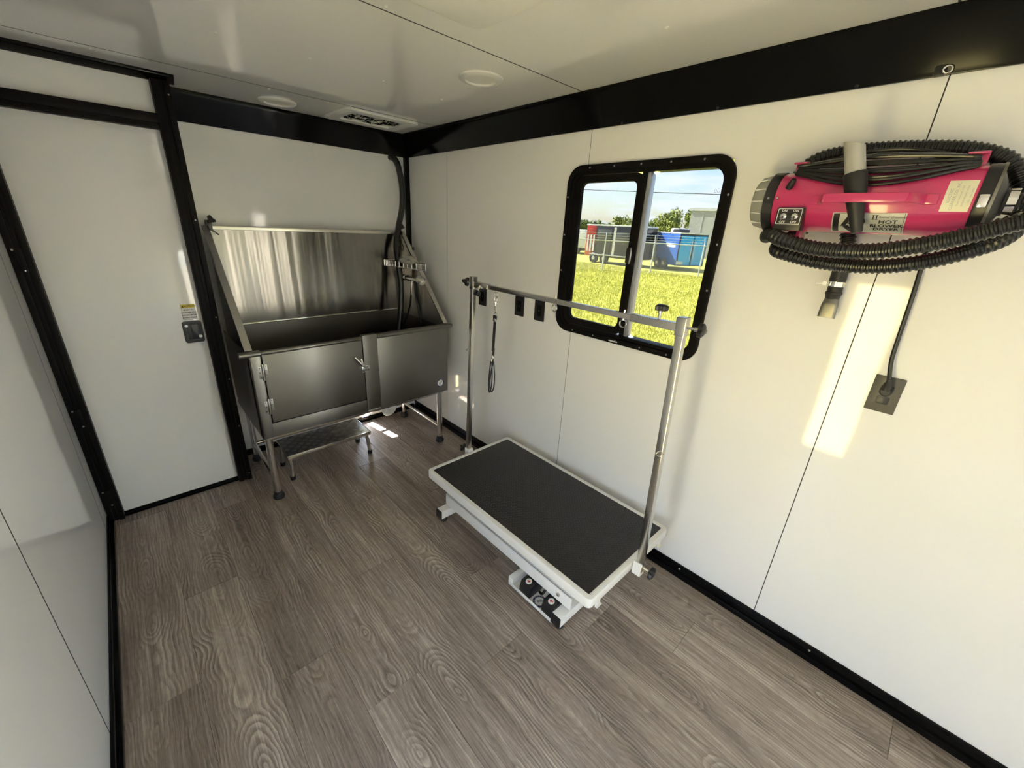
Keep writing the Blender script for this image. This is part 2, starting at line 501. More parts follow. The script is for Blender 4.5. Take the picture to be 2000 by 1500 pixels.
def rrect(cu, cv_, w, h, r, n=6):
    pts = []
    for k, (sx, sy) in enumerate(((1, 1), (-1, 1), (-1, -1), (1, -1))):
        for i in range(n + 1):
            a = PI / 2 * (k + i / n)
            pts.append((cu + sx * (w / 2 - r) + r * math.cos(a), cv_ + sy * (h / 2 - r) + r * math.sin(a)))
    return pts
def circ(cu, cv_, r, n=24):
    return [(cu + r * math.cos(2 * PI * i / n), cv_ + r * math.sin(2 * PI * i / n)) for i in range(n)]
def spline(pts, n=8):
    P = [Vector(p) for p in pts]
    P = [2 * P[0] - P[1]] + P + [2 * P[-1] - P[-2]]
    out = []
    for i in range(1, len(P) - 2):
        for k in range(n):
            t = k / n
            a, b, c, d = P[i - 1], P[i], P[i + 1], P[i + 2]
            out.append(0.5 * ((2 * b) + (c - a) * t + (2 * a - 5 * b + 4 * c - d) * t * t + (3 * b - a - 3 * c + d) * t ** 3))
    out.append(P[-2])
    return out
def resample(pts, step):
    out = [pts[0]]; acc = 0.0
    for a, b in zip(pts, pts[1:]):
        L = (b - a).length
        while acc + L >= step:
            t = (step - acc) / L
            a = a + (b - a) * t
            out.append(a); L = (b - a).length; acc = 0.0
        acc += L
    return out

# planes: (u, v, d) -> world; d grows towards the room
FY = lambda y: (lambda u, v, d: (u, y - d, v))            # faces -y, u = x, v = z
FX = lambda x: (lambda u, v, d: (x - d, -u, v))           # faces -x, u = -y (to the right), v = z
FZ = lambda z: (lambda u, v, d: (u, v, z + d))            # faces up, u = x, v = y
FZD = lambda z: (lambda u, v, d: (u, v, z - d))           # faces down

def text_mesh(body, size, align='CENTER', shear=0.0, sx=1.0):
    cu = bpy.data.curves.new('txt', 'FONT')
    cu.body = body; cu.size = size; cu.align_x = align; cu.align_y = 'CENTER'; cu.shear = shear
    cu.resolution_u = 2
    o = bpy.data.objects.new('txt', cu)
    COL.objects.link(o)
    dg = bpy.context.evaluated_depsgraph_get()
    me = bpy.data.meshes.new_from_object(o.evaluated_get(dg))
    vs = [(v.co.x * sx, v.co.y) for v in me.vertices]
    fs = [tuple(p.vertices) for p in me.polygons]
    bpy.data.objects.remove(o); bpy.data.curves.remove(cu); bpy.data.meshes.remove(me)
    return vs, fs
def put_text(mb, body, size, u, v, fn, d, sx=1.0, shear=0.0, rot=0.0, bold=0.0):
    vs, fs = text_mesh(body, size, sx=sx, shear=shear)
    c, s_ = math.cos(rot), math.sin(rot)
    offs = [(0, 0)] if not bold else [(-bold, 0), (bold, 0), (0, bold), (0, -bold)]
    for k, (ou, ov) in enumerate(offs):
        mb.add([fn(u + ou + a * c - b * s_, v + ov + a * s_ + b * c, d + 0.00002 * k) for a, b in vs], fs)
    return mb

# ------------------------------------------------------------------ the room
XR, XL, YB, YR, ZC = 1.819, -0.345, 3.15, -2.6, 2.27
WT = 0.05

# floor: slab + planks
fl = MB().box(XL - WT, XR + WT, YR - WT, YB + WT, -0.16, -0.004).build('floor', M_SEAM, smooth=0, loc=(0, 0, 0))
tag(fl, 'dark grey-brown wood grain plank floor', 'floor', kind='structure')
PW, PL = 0.2136, 1.28
joint0 = [1.484, 1.957, 1.293, 0.98, 1.58, 0.83, 1.22, 0.65, 0.343, -0.337]
for c in range(10):
    xa = XL + 0.028 + c * PW - 0.0
    xb = xa + PW
    if c == 0: xa = XL
    if c == 9: xb = XR
    js = sorted(joint0[c] + k * PL for k in range(-4, 5))
    js = [YR] + [j for j in js if YR + 0.05 < j < YB - 0.05] + [YB]
    for ya, yb in zip(js, js[1:]):
        g = 0.0006
        cx_, cy_ = (xa + xb) / 2, (ya + yb) / 2
        bv = 0.0011
        mb = MB()
        x0, x1, y0, y1 = xa + g, xb - g, ya + g, yb - g
        vs = [(x0, y0, -0.004), (x1, y0, -0.004), (x1, y1, -0.004), (x0, y1, -0.004),
              (x0, y0, -bv * 0.6), (x1, y0, -bv * 0.6), (x1, y1, -bv * 0.6), (x0, y1, -bv * 0.6),
              (x0 + bv, y0 + bv, 0), (x1 - bv, y0 + bv, 0), (x1 - bv, y1 - bv, 0), (x0 + bv, y1 - bv, 0)]
        fs = [(8, 9, 10, 11)]
        for i in range(4):
            j = (i + 1) % 4
            fs += [(i, j, 4 + j, 4 + i), (4 + i, 4 + j, 8 + j, 8 + i)]
        mb.add(vs, fs).build('plank', M_PLANK, fl, smooth=0, loc=(cx_, cy_, 0))

# ceiling: slab + panels
ce = MB().box(XL - WT, XR + WT, YR - WT, YB + WT, ZC + 0.0015, ZC + 0.09).build('ceiling', M_SEAM, smooth=0, loc=(0, 0, 0))
tag(ce, 'glossy white panelled ceiling with thin dark seams', 'ceiling', kind='structure')
cs = [YR, -2.24, -1.02, 0.20, 1.425, 2.645, YB]
for a, b in zip(cs, cs[1:]):
    MB().box(XL, XR, a + 0.003, b - 0.003, ZC, ZC + 0.0015).build('ceiling_panel', M_CEIL, ce, smooth=0)
for b in cs[2:-1]:
    MB().box(XL, XR, b - 0.003, b + 0.003, ZC - 0.0003, ZC + 0.0015).build('seam_strip', M_SEAM, ce, smooth=0)
for x, y in [(0.755, 1.395), (1.081, 1.40), (1.433, 1.41), (0.431, 2.05), (0.749, 2.037), (1.077, 2.054), (1.422, 2.083),
             (0.759, 2.675), (1.057, 2.67), (1.406, 0.833), (0.1, 2.05), (0.1, 2.68)]:
    MB().lathe((x, y, ZC), (x, y, ZC - 0.004), [(0, 0.007), (0.6, 0.006), (1, 0.002)], 10).build('screw', M_PLW, ce)

def panel_cells(mb, us, vs_, hole, fn, d0, d1):
    """rectangle us x vs_ minus hole (u0,u1,v0,v1), as boxes in plane fn"""
    u0, u1 = us; v0, v1 = vs_
    if hole:
        h0, h1, g0, g1 = hole
        h0, h1 = max(h0, u0), min(h1, u1)
    if not hole or h0 >= h1:
        cells = [(u0, u1, v0, v1)]
    else:
        cells = [(u0, h0, v0, v1), (h1, u1, v0, v1), (h0, h1, v0, g0), (h0, h1, g1, v1)]
    for a, b, c, d in cells:
        if b - a > 1e-4 and d - c > 1e-4:
            mb.prism([(a, c), (b, c), (b, d), (a, d)], fn, d0, d1)
    return mb

# right wall: window hole y .705..1.475, z 1.15..1.945
WY0, WY1, WZ0, WZ1 = 0.70, 1.48, 1.15, 1.95
fxr = FX(XR)
hole = (-WY1, -WY0, WZ0, WZ1)
rh = (1.20, 2.24, 0.0, 1.64)                  # u = -y: unseen doorway added to let in daylight
wr = panel_cells(panel_cells(MB(), (-YB - WT, 0.5), (-0.16, ZC + 0.09), hole, fxr, -WT, -0.0015), (0.5, -YR + WT), (-0.16, ZC + 0.09), rh, fxr, -WT, -0.0015).build('wall_right', M_SEAM, smooth=0, loc=(0, 0, 0))
tag(wr, 'glossy white panelled side wall with the sliding window', 'wall', kind='structure')
rs = [YR, -2.27, -1.05, 0.173, 1.393, 2.612, YB]
for a, b in zip(rs, rs[1:]):
    panel_cells(MB(), (-b + 0.0017, -a - 0.0017), (0, ZC), hole if a > -1 else rh, fxr, -0.0015, 0).build('wall_panel', M_WALL, wr, smooth=0)
MB().lathe((XR, 2.83, 1.30), (XR - 0.004, 2.83, 1.30), [(0, 0.014), (1, 0.012)], 16).build('cover_cap', M_PLW, wr)

# back wall (with a service slot low behind the tub where sunlight slips in)
fyb = FY(YB)
slot = (1.285, 1.345, 0.045, 0.42)
wb = panel_cells(MB(), (XL - WT, XR + WT), (-0.16, ZC + 0.09), slot, fyb, -WT, -0.0015).build('wall_back', M_SEAM, smooth=0, loc=(0, 0, 0))
tag(wb, 'glossy white wall behind the steel dog tub', 'wall', kind='structure')
for a, b in ((XL, XR),):
    panel_cells(MB(), (a + 0.0012, b - 0.0012), (0, ZC), slot, fyb, -0.0015, 0).build('wall_panel', M_WALL, wb, smooth=0)

# left wall, door opening y .17 to .47
fxl = lambda u, v, d: (XL + d, u, v)
dh = (0.17, 0.47, 0.03, 1.40)  # doorway made narrower and lower to let in less light
wlft = panel_cells(MB(), (YR - WT, YB + WT), (-0.16, ZC + 0.09), dh, fxl, -WT, -0.0015).build('wall_left', M_SEAM, smooth=0, loc=(0, 0, 0))
tag(wlft, 'glossy white panelled wall at the left edge', 'wall', kind='structure')
ls = [YR, -2.23, -1.01, 0.21, 1.435, 2.655, YB]
for a, b in zip(ls, ls[1:]):
    panel_cells(MB(), (a + 0.003, b - 0.003), (0, ZC), dh, fxl, -0.0015, 0).build('wall_panel', M_WALL, wlft, smooth=0)
for y in (1.435, 2.655):
    MB().box(XL - 0.0015, XL + 0.0003, y - 0.003, y + 0.003, 0.06, ZC).build('seam_strip', M_SEAM, wlft, smooth=0)
# rear wall
wre = MB().box(XL - WT, XR + WT, YR - WT, YR, -0.16, ZC + 0.09).build('wall_rear', M_WALL, smooth=0, loc=(0, 0, 0))
tag(wre, 'white wall at the rear end behind the viewer', 'wall', kind='structure')
d3 = thing('door_added', 'black framed doorway added unseen behind the viewer to let in light', 'door', (XR, -1.72, 0.0), kind='structure')
MB().frame([(rh[0] - 0.04, 0.0), (rh[1] + 0.04, 0.0), (rh[1] + 0.04, rh[3] + 0.04), (rh[0] - 0.04, rh[3] + 0.04)],
           [(rh[0] + 0.005, 0.012), (rh[1] - 0.005, 0.012), (rh[1] - 0.005, rh[3] - 0.005), (rh[0] + 0.005, rh[3] - 0.005)], fxr, -WT - 0.01, 0.012).build('door_frame', M_TRIMM, d3, bevel=0.003)
# roof skin and floor underside keep the sky out
rf = MB().box(XL - 0.08, XR + 0.08, YR - 0.08, YB + 0.08, ZC + 0.09, ZC + 0.12).build('roof', M_OUT, smooth=0, loc=(0, 0, 0))
tag(rf, 'white outer roof skin of the trailer', 'roof', kind='structure')

# side entrance frame in the left wall, opening cut down to limit its light
d2 = thing('door_2', 'open side doorway with black frame in the left wall, cut down to limit light', 'door', (XL, 0.32, 0.03), kind='structure')
lo = [(0.13, 0.0), (0.51, 0.0), (0.51, 1.44), (0.13, 1.44)]
li = [(0.175, 0.035), (0.465, 0.035), (0.465, 1.395), (0.175, 1.395)]
MB().frame(lo, li, fxl, -WT - 0.01, 0.012).build('door_frame', M_TRIMM, d2, bevel=0.003)

# baseboards
def baseboard(name, mb, label):
    return tag(mb.build(name, M_TRIM, bevel=0.003, loc=(0, 0, 0)), label, 'baseboard', kind='structure')
bbr = baseboard('baseboard_right', MB().box(XR - 0.012, XR, YR, YB, 0, 0.072).box(XR - 0.022, XR, YR, YB, 0, 0.03), 'black baseboard under the window wall')
baseboard('baseboard_left', MB().box(XL, XL + 0.012, 0.52, 2.80, 0, 0.062).box(XL, XL + 0.024, 0.52, 2.80, 0, 0.028), 'black baseboard along the left wall')
baseboard('baseboard_back', MB().box(0.36, XR - 0.025, YB - 0.012, YB, 0, 0.045), 'black baseboard behind the tub')
for y in (0.52, -0.05, 1.1, 0.95):
    MB().lathe((XR - 0.012, y, 0.052), (XR - 0.0155, y, 0.052), [(0, 0.005), (1, 0.003)], 8).build('screw', M_ALU, bbr)

# cove trims under the ceiling
def cove(name, mb, label):
    return tag(mb.build(name, M_TRIM, loc=(0, 0, 0), bevel=0.002), label, 'trim', kind='structure')
pr = [(XR, 2.122), (XR - 0.012, 2.122), (XR - 0.014, 2.135), (XR - 0.066, 2.245), (XR - 0.070, ZC), (XR, ZC)]
t1 = cove('trim_1', MB().prism(pr, lambda u, v, d: (u, d, v), YR, YB), 'wide black cove trim above the window wall')
pb = [(YB, 2.122), (YB - 0.012, 2.122), (YB - 0.014, 2.135), (YB - 0.062, 2.245), (YB - 0.066, ZC), (YB, ZC)]
t2 = cove('trim_2', MB().prism(pb, lambda u, v, d: (d, u, v), 0.30, XR), 'wide black cove trim above the tub wall')
for k in range(8):
    y = 2.9 - 0.42 * k
    MB().lathe((XR - 0.0125, y, 2.128), (XR - 0.016, y, 2.128), [(0, 0.006), (1, 0.003)], 8).build('screw', M_BLACK, t1)
cove('trim_3', MB().box(XR - 0.034, XR, YB - 0.034, YB, 0.9, 2.2), 'black vertical corner strip beside the tub')

# ------------------------------------------------------------------ partition with narrow door
YD = 2.87
wp = thing('wall_partition', 'white partition wall around the narrow door', 'wall', (0.0, YD, 0.0), kind='structure')
MB().box(XL, 0.345, YD, YD + 0.03, 2.085, ZC).build('header_panel', M_WALL, wp, smooth=0)
MB().box(0.325, 0.355, YD - 0.02, YB, 0.0, ZC).build('return_panel', M_WALL, wp, smooth=0)
trim_h = [(YD - 0.004, 2.236), (YD - 0.012, 2.236), (YD - 0.05, 2.258), (YD - 0.052, ZC), (YD, ZC)]
tag(MB().prism(trim_h, lambda u, v, d: (d, u, v), XL, 0.385).build('trim_4', M_TRIM, loc=(0, 0, 0), bevel=0.001),
    'slim black ceiling trim over the partition door', 'trim', kind='structure')
d1 = thing('door_1', 'white narrow door in a black frame left of the tub', 'door', (0.0, YD, 0.0), kind='structure')
def ribbed_post(x0, x1, z0, z1, yf):
    mb = MB(); w = x1 - x0
    mb.box(x0, x1, yf + 0.012, YD + 0.03, z0, z1)
    mb.box(x0, x0 + w * 0.34, yf + 0.004, yf + 0.02, z0, z1)
    mb.box(x0 + w * 0.42, x0 + w * 0.60, yf + 0.008, yf + 0.02, z0, z1)
    mb.box(x0 + w * 0.66, x1, yf, yf + 0.02, z0, z1)
    return mb
ribbed_post(0.288, 0.360, 0.0, 2.236, 2.805).build('door_jamb', M_TRIMM, d1, bevel=0.0015)
ribbed_post(XL + 0.001, -0.277, 0.0, 2.10, 2.812).build('door_jamb', M_TRIMM, d1, bevel=0.0015)
hd = MB().box(-0.277, 0.290, 2.825, YD + 0.03, 2.028, 2.094).box(-0.277, 0.290, 2.818, 2.83, 2.028, 2.045).box(-0.277, 0.290, 2.815, 2.83, 2.055, 2.094)
hd.build('door_head', M_TRIMM, d1, bevel=0.0015)
MB().box(-0.277, 0.288, 2.835, YD + 0.03, 0.0, 0.016).box(-0.277, 0.288, 2.85, YD + 0.03, 0.016, 0.022).build('door_sill', M_TRIM, d1, bevel=0.001)
MB().box(-0.277, 0.288, YD - 0.012, YD + 0.02, 0.022, 2.028).build('door_leaf', M_WALL, d1, bevel=0.001)
for z in (1.427, 0.649, 0.158):
    h = MB().box(-0.336, -0.300, 2.806, 2.812, z - 0.05, z + 0.05).cyl((-0.318, 2.804, z - 0.05), (-0.318, 2.804, z + 0.05), 0.005, n=10)
    ho = h.build('hinge', M_TRIMM, d1, bevel=0.0015)
    for dz, dx in ((0.045, -0.009), (-0.045, 0.009)):
        MB().lathe((-0.318 + dx, 2.806, z + dz), (-0.318 + dx, 2.8025, z + dz), [(0, 0.005), (1, 0.003)], 8).build('screw', M_ALU, ho)
for z in (2.18, 1.62, 1.10, 0.72, 0.40, 0.05):
    MB().lathe((0.348, 2.805, z), (0.348, 2.802, z), [(0, 0.004), (1, 0.0025)], 8).build('screw', M_ALU, d1)
# flush paddle latch
fyd = FY(YD - 0.012)
lt = MB().frame(rrect(0.234, 1.020, 0.090, 0.124, 0.014), rrect(0.234, 1.020, 0.056, 0.088, 0.008), fyd, 0.0, 0.007)
lt.prism(rrect(0.234, 1.020, 0.058, 0.090, 0.008), fyd, 0.0, 0.0015)
lto = plabel(lt.build('latch', M_BLACK, d1, bevel=0.0012), 'black flush paddle latch')
MB().prism(rrect(0.242, 1.020, 0.030, 0.078, 0.005), fyd, 0.0012, 0.006).build('paddle', M_BLACK, lto, bevel=0.001)
for u, v in ((0.207, 1.057), (0.262, 0.992)):
    MB().lathe(fyd(u, v, 0.006), fyd(u, v, 0.011), [(0, 0.009), (0.7, 0.009), (1, 0.007)], 16).build('lock_cylinder', M_ALU, lto)
# caution sticker
st = plabel(MB().prism(rrect(0.234, 1.134, 0.064, 0.086, 0.002, 2), fyd, 0.0, 0.0006).build('caution_sticker', M_STICKW, d1, smooth=0), 'small yellow and white caution sticker')
MB().prism([(0.203, 1.156), (0.265, 1.156), (0.265, 1.176), (0.203, 1.176)], fyd, 0.0006, 0.0009).build('sticker_band', M_YEL, st, smooth=0)
tx = MB()
put_text(tx, 'CAUTION', 0.0135, 0.2385, 1.166, fyd, 0.0011, bold=0.0003)
tx.add([fyd(0.206, 1.160, 0.0011), fyd(0.216, 1.160, 0.0011), fyd(0.211, 1.171, 0.0011)], [(0, 1, 2)])
for i, s_ in enumerate(('SECURE ALL', 'DOOR AND GATE', 'LATCHES BEFORE', 'MOVING TRAILER')):
    put_text(tx, s_, 0.0098, 0.234, 1.145 - i * 0.0145, fyd, 0.0008, sx=0.86, bold=0.0003)
tx.frame([(0.2025, 1.0915), (0.2655, 1.0915), (0.2655, 1.1765), (0.2025, 1.1765)], [(0.2035, 1.0925), (0.2645, 1.0925), (0.2645, 1.1755), (0.2035, 1.1755)], fyd, 0.0006, 0.0008)
tx.build('sticker_print', M_INK, st, smooth=0)

# ------------------------------------------------------------------ window in the right wall
wi = thing('window_1', 'black framed sliding window with rounded corners looking onto grass', 'window', (XR, 1.09, 1.12), kind='structure')
cu, cv0 = -1.091, 1.548
outer = rrect(cu, cv0, 0.826, 0.846, 0.085, 8)
mid = rrect(cu, cv0, 0.770, 0.790, 0.062, 8)
inn = rrect(cu, cv0, 0.735, 0.755, 0.052, 8)
MB().frame(outer, mid, fxr, 0.0, 0.016).build('window_frame', M_TRIMM, wi, bevel=0.004)
MB().frame(rrect(cu, cv0, 0.776, 0.796, 0.063, 8), inn, fxr, -0.055, 0.008).build('inner_frame', M_TRIMM, wi, bevel=0.002)
# frame: image-left half (y 1.45..1.09) slides
so = rrect(-1.262, cv0, 0.385, 0.752, 0.045, 8)
si = rrect(-1.262, cv0, 0.318, 0.685, 0.030, 8)
sash = MB().frame(so, si, fxr, -0.022, 0.002).build('sliding_sash', M_TRIMM, wi, bevel=0.002)
MB().prism(rrect(-1.262, cv0, 0.322, 0.689, 0.03, 8), fxr, -0.012, -0.008).build('pane', M_GLASS, sash, smooth=0)
MB().box(XR - 0.012, XR + 0.045, 1.052, 1.078, cv0 - 0.377, cv0 + 0.377).build('mullion', M_TRIMM, wi, bevel=0.002)
MB().box(XR - 0.010, XR + 0.03, 1.034, 1.052, cv0 - 0.372, cv0 + 0.372).build('track_strip', M_ALU, wi, bevel=0.001)
MB().prism(rrect(-0.888, cv0, 0.330, 0.760, 0.05, 8), fxr, -0.040, -0.036).build('pane', M_GLASS, wi, smooth=0)
lk = MB().box(XR - 0.03, XR - 0.008, 1.066, 1.094, 1.53, 1.60).build('window_latch', M_BLACK, wi, bevel=0.004)
MB().tube(spline([(XR - 0.028, 1.07, 1.60), (XR - 0.04, 1.062, 1.585), (XR - 0.04, 1.062, 1.545), (XR - 0.028, 1.07, 1.53)], 4), 0.004, 8).build('finger_pull', M_ALU, lk)
for k in range(5):
    for z in (cv0 + 0.408, cv0 - 0.408):
        MB().lathe((XR - 0.016, 1.37 - 0.14 * k, z), (XR - 0.0185, 1.37 - 0.14 * k, z), [(0, 0.0045), (1, 0.003)], 8).build('screw', M_ALU, wi)
for k in range(4):
    for y in (0.69, 1.492):
        MB().lathe((XR - 0.016, y, 1.27 + 0.185 * k), (XR - 0.0185, y, 1.27 + 0.185 * k), [(0, 0.0045), (1, 0.003)], 8).build('screw', M_ALU, wi)
wm = MB()
for k in range(7):
    u = -1.128 + k * 0.0075
    wm.prism([(u, 1.1335), (u + 0.0058, 1.1335), (u + 0.0058, 1.1405), (u, 1.1405)], fxr, 0.0162, 0.0166)
wm.build('maker_mark', M_STICKW, wi, smooth=0)
em = MB()
for k in range(3):
    em.frame(rrect(-0.763 + 0.013 * k, 1.845, 0.009, 0.014, 0.002, 2), rrect(-0.763 + 0.013 * k, 1.845, 0.007, 0.012, 0.0015, 2), fxr, -0.0359, -0.0357)
em.prism([(-0.772, 1.830), (-0.735, 1.830), (-0.735, 1.8315), (-0.772, 1.8315)], fxr, -0.0359, -0.0357)
em.build('etched_mark', M_GREYP, wi, smooth=0)

# ------------------------------------------------------------------ ceiling fixtures
def puck(x, y, label):
    t = thing('ceiling_light', label, 'ceiling light', (x, y, ZC), 'recessed ceiling lights')
    MB().lathe((x, y, ZC), (x, y, ZC - 0.012), [(0, 0.098), (0.5, 0.096), (1, 0.086), (1, 0.070), (0.3, 0.068)], 40, caps=False).build('trim_ring', M_PLW, t)
    MB().lathe((x, y, ZC), (x, y, ZC - 0.006), [(0, 0.070), (0.8, 0.068), (1, 0.02)], 40).build('lens', M_LENS, t)
puck(1.34, 1.662, 'round white recessed ceiling light near the window wall')
puck(0.862, 2.905, 'round white recessed ceiling light beside the ceiling vent')
vt = thing('ceiling_vent', 'white rectangular ceiling vent showing crumpled foil inside', 'vent', (1.395, 2.82, ZC))
fzc = FZD(ZC)
MB().frame(rrect(1.392, 2.83, 0.48, 0.37, 0.03, 4), rrect(1.392, 2.83, 0.34, 0.215, 0.004, 4), fzc, 0.0, 0.016).build('vent_frame', M_PLW, vt, bevel=0.005)
fo = MB(); nn = 9
vs = []; random.seed(3)
for i in range(nn + 1):
    for j in range(nn + 1):
        u = 1.392 - 0.175 + 0.35 * i / nn; v = 2.83 - 0.11 + 0.22 * j / nn
        vs.append((u, v, ZC - 0.0012 - random.random() * 0.013))
fo.add(vs, [(i * (nn + 1) + j, (i + 1) * (nn + 1) + j, (i + 1) * (nn + 1) + j + 1, i * (nn + 1) + j + 1) for i in range(nn) for j in range(nn)])
fo.build('foil_duct', M_FOIL, vt, smooth=60)
ac = thing('roof_unit_shroud', 'white rounded ceiling air unit cover at the top edge', 'air unit', (0.70, 0.94, ZC))
MB().prism(rrect(0.715, 0.955, 0.54, 0.56, 0.05, 6), fzc, 0.0, 0.04).build('shroud', M_PLW, ac, bevel=0.012)
for k in range(6):
    MB().box(0.56, 0.84, 0.80 + 0.05 * k, 0.825 + 0.05 * k, ZC - 0.0425, ZC - 0.039).build('louvre', M_BLACK, ac, smooth=0)
# tie-down ring on the cove trim
dr = thing('hook_ring', 'small chrome ring hook on the black ceiling trim above the dryer', 'hook', (1.80, 0.187, 2.13))
MB().box(XR - 0.022, XR - 0.004, 0.182, 0.208, 2.120, 2.146).build('hook_base', M_BLACK, dr, bevel=0.003)
MB().tube([(XR - 0.026, 0.180 + 0.009 * math.cos(a), 2.131 + 0.009 * math.sin(a)) for a in [2 * PI * k / 16 for k in range(16)]], 0.0025, 8, closed=True).build('ring', M_CHROME, dr)


# ------------------------------------------------------------------ dog bathing tub
def bar_knob(mb, p, d, r=0.016, lobes=3):
    """three-lobed clamp knob at p, axis d"""
    p = Vector(p); d = Vector(d).normalized()
    a = d.orthogonal().normalized(); b = d.cross(a)
    n = 30; vs = []; fs = []
    prof = [(-0.012, 0.6), (-0.009, 0.95), (0.006, 1.0), (0.011, 0.7), (0.013, 0.001)]
    for t, k in prof:
        for i in range(n):
            th = 2 * PI * i / n
            rr = r * k * (0.80 + 0.26 * math.cos(lobes * th))
            vs.append(p + d * t + (a * math.cos(th) + b * math.sin(th)) * rr)
    for i in range(len(prof) - 1):
        for k in range(n):
            k2 = (k + 1) % n
            fs.append((i * n + k, i * n + k2, (i + 1) * n + k2, (i + 1) * n + k))
    fs.append(tuple(range(n - 1, -1, -1)))
    return mb.add(vs, fs)

M_HINGE = pbr('hinge_steel', (0.42, 0.41, 0.38), rough=0.32, metal=1.0)
TX0, TX1, TY0, TY1 = 0.405, 1.690, 2.43, 3.07
ZB, ZR = 0.445, 0.955
tub = thing('dog_bath_tub', 'large stainless steel dog bathing tub with hinged door on legs', 'bathtub', (1.05, 2.75, 0.0))
# front made of left post strip, door, sill, centre strip, right panel
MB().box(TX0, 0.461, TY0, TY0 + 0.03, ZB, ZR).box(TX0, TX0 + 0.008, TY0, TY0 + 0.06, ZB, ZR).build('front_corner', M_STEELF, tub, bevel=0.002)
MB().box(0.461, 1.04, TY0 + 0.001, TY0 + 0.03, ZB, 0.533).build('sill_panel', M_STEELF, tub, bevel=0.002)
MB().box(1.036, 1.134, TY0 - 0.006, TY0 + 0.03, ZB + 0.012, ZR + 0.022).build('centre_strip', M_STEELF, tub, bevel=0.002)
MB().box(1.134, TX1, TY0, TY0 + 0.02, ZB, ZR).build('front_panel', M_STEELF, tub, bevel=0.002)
MB().box(0.461, 1.04, TY0 + 0.022, TY0 + 0.034, 0.53, ZR).build('door_gap_shade', M_RUB, tub, smooth=0)  # black sheet behind the door stands in for shade in its gaps
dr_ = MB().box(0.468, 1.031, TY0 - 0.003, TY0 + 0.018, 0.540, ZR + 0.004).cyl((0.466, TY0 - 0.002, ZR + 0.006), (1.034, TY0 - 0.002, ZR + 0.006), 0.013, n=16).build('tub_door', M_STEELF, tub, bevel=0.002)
for z in (0.855, 0.648):
    hg = MB().box(0.440, 0.455, TY0 - 0.003, TY0, z - 0.040, z + 0.030).box(0.470, 0.485, TY0 - 0.006, TY0 - 0.003, z - 0.030, z + 0.040)
    hg.cyl((0.4625, TY0 - 0.006, z - 0.052), (0.4625, TY0 - 0.006, z + 0.045), 0.0065, n=12)
    hgo = hg.build('hinge', M_HINGE, tub, bevel=0.001)
    for x, zz in ((0.447, 0.022), (0.447, -0.005), (0.447, -0.032), (0.478, 0.032), (0.478, 0.005), (0.478, -0.022)):
        MB().lathe((x, TY0 - 0.002, z + zz), (x, TY0 - 0.009, z + zz), [(0, 0.0042), (0.6, 0.004), (1, 0.002)], 8).build('screw', M_HINGE, hgo)
la = MB().box(1.016, 1.034, TY0 - 0.014, TY0 - 0.003, 0.735, 0.775).box(1.040, 1.066, TY0 - 0.016, TY0 - 0.006, 0.742, 0.782)
la.tube(spline([(1.050, TY0 - 0.022, 0.770), (1.030, TY0 - 0.030, 0.778), (1.000, TY0 - 0.028, 0.812), (0.972, TY0 - 0.020, 0.850)], 5), lambda i: 0.0075 - 0.00015 * i, 10)
la.tube(spline([(1.028, TY0 - 0.03, 0.79), (1.014, TY0 - 0.034, 0.808), (1.008, TY0 - 0.03, 0.838)], 5), 0.006, 10)
la.cyl((1.044, TY0 - 0.03, 0.765), (1.044, TY0 - 0.004, 0.765), 0.009, n=14)
la.build('door_latch', M_CHROME, tub, bevel=0.0015)
# rims
MB().prism(rrect(TY0 + 0.005, ZR + 0.006, 0.05, 0.028, 0.013, 5), lambda u, v, d: (d, u, v), 0.362, 0.463).build('front_rim', M_STEELF, tub)
MB().prism(rrect(TY0 + 0.005, ZR + 0.006, 0.05, 0.028, 0.013, 5), lambda u, v, d: (d, u, v), 1.134, 1.722).build('front_rim', M_STEELF, tub)
# outer sides, bottom and basin
MB().box(TX0, TX0 + 0.006, TY0 + 0.01, TY1, ZB, ZR).build('side_panel', M_STEELF, tub, smooth=0)
MB().box(TX1 - 0.006, TX1, TY0 + 0.01, TY1, ZB, ZR).build('side_panel', M_STEELF, tub, smooth=0)
bs = MB()
bs.box(TX0 + 0.006, TX1 - 0.006, TY0 + 0.03, TY1, ZB + 0.015, ZB + 0.03)
bs.box(TX0 + 0.02, TX0 + 0.026, TY0 + 0.04, TY1, ZB + 0.03, ZR)
bs.box(TX1 - 0.026, TX1 - 0.02, TY0 + 0.04, TY1, ZB + 0.03, ZR)
bs.box(TX0 + 0.02, TX1 - 0.02, TY1 - 0.012, TY1, ZB + 0.03, ZR + 0.03)
bs.box(TX0 + 0.02, TX1 - 0.02, TY0 + 0.036, TY0 + 0.042, ZB + 0.03, ZR)
bs.build('basin', M_STEELF, tub, smooth=0)
MB().box(0.43, 1.665, TY0 + 0.02, TY0 + 0.05, ZB - 0.022, ZB).box(0.43, 1.665, TY1 - 0.05, TY1 - 0.02, ZB - 0.022, ZB).build('base_rail', M_TUBE, tub, bevel=0.003)
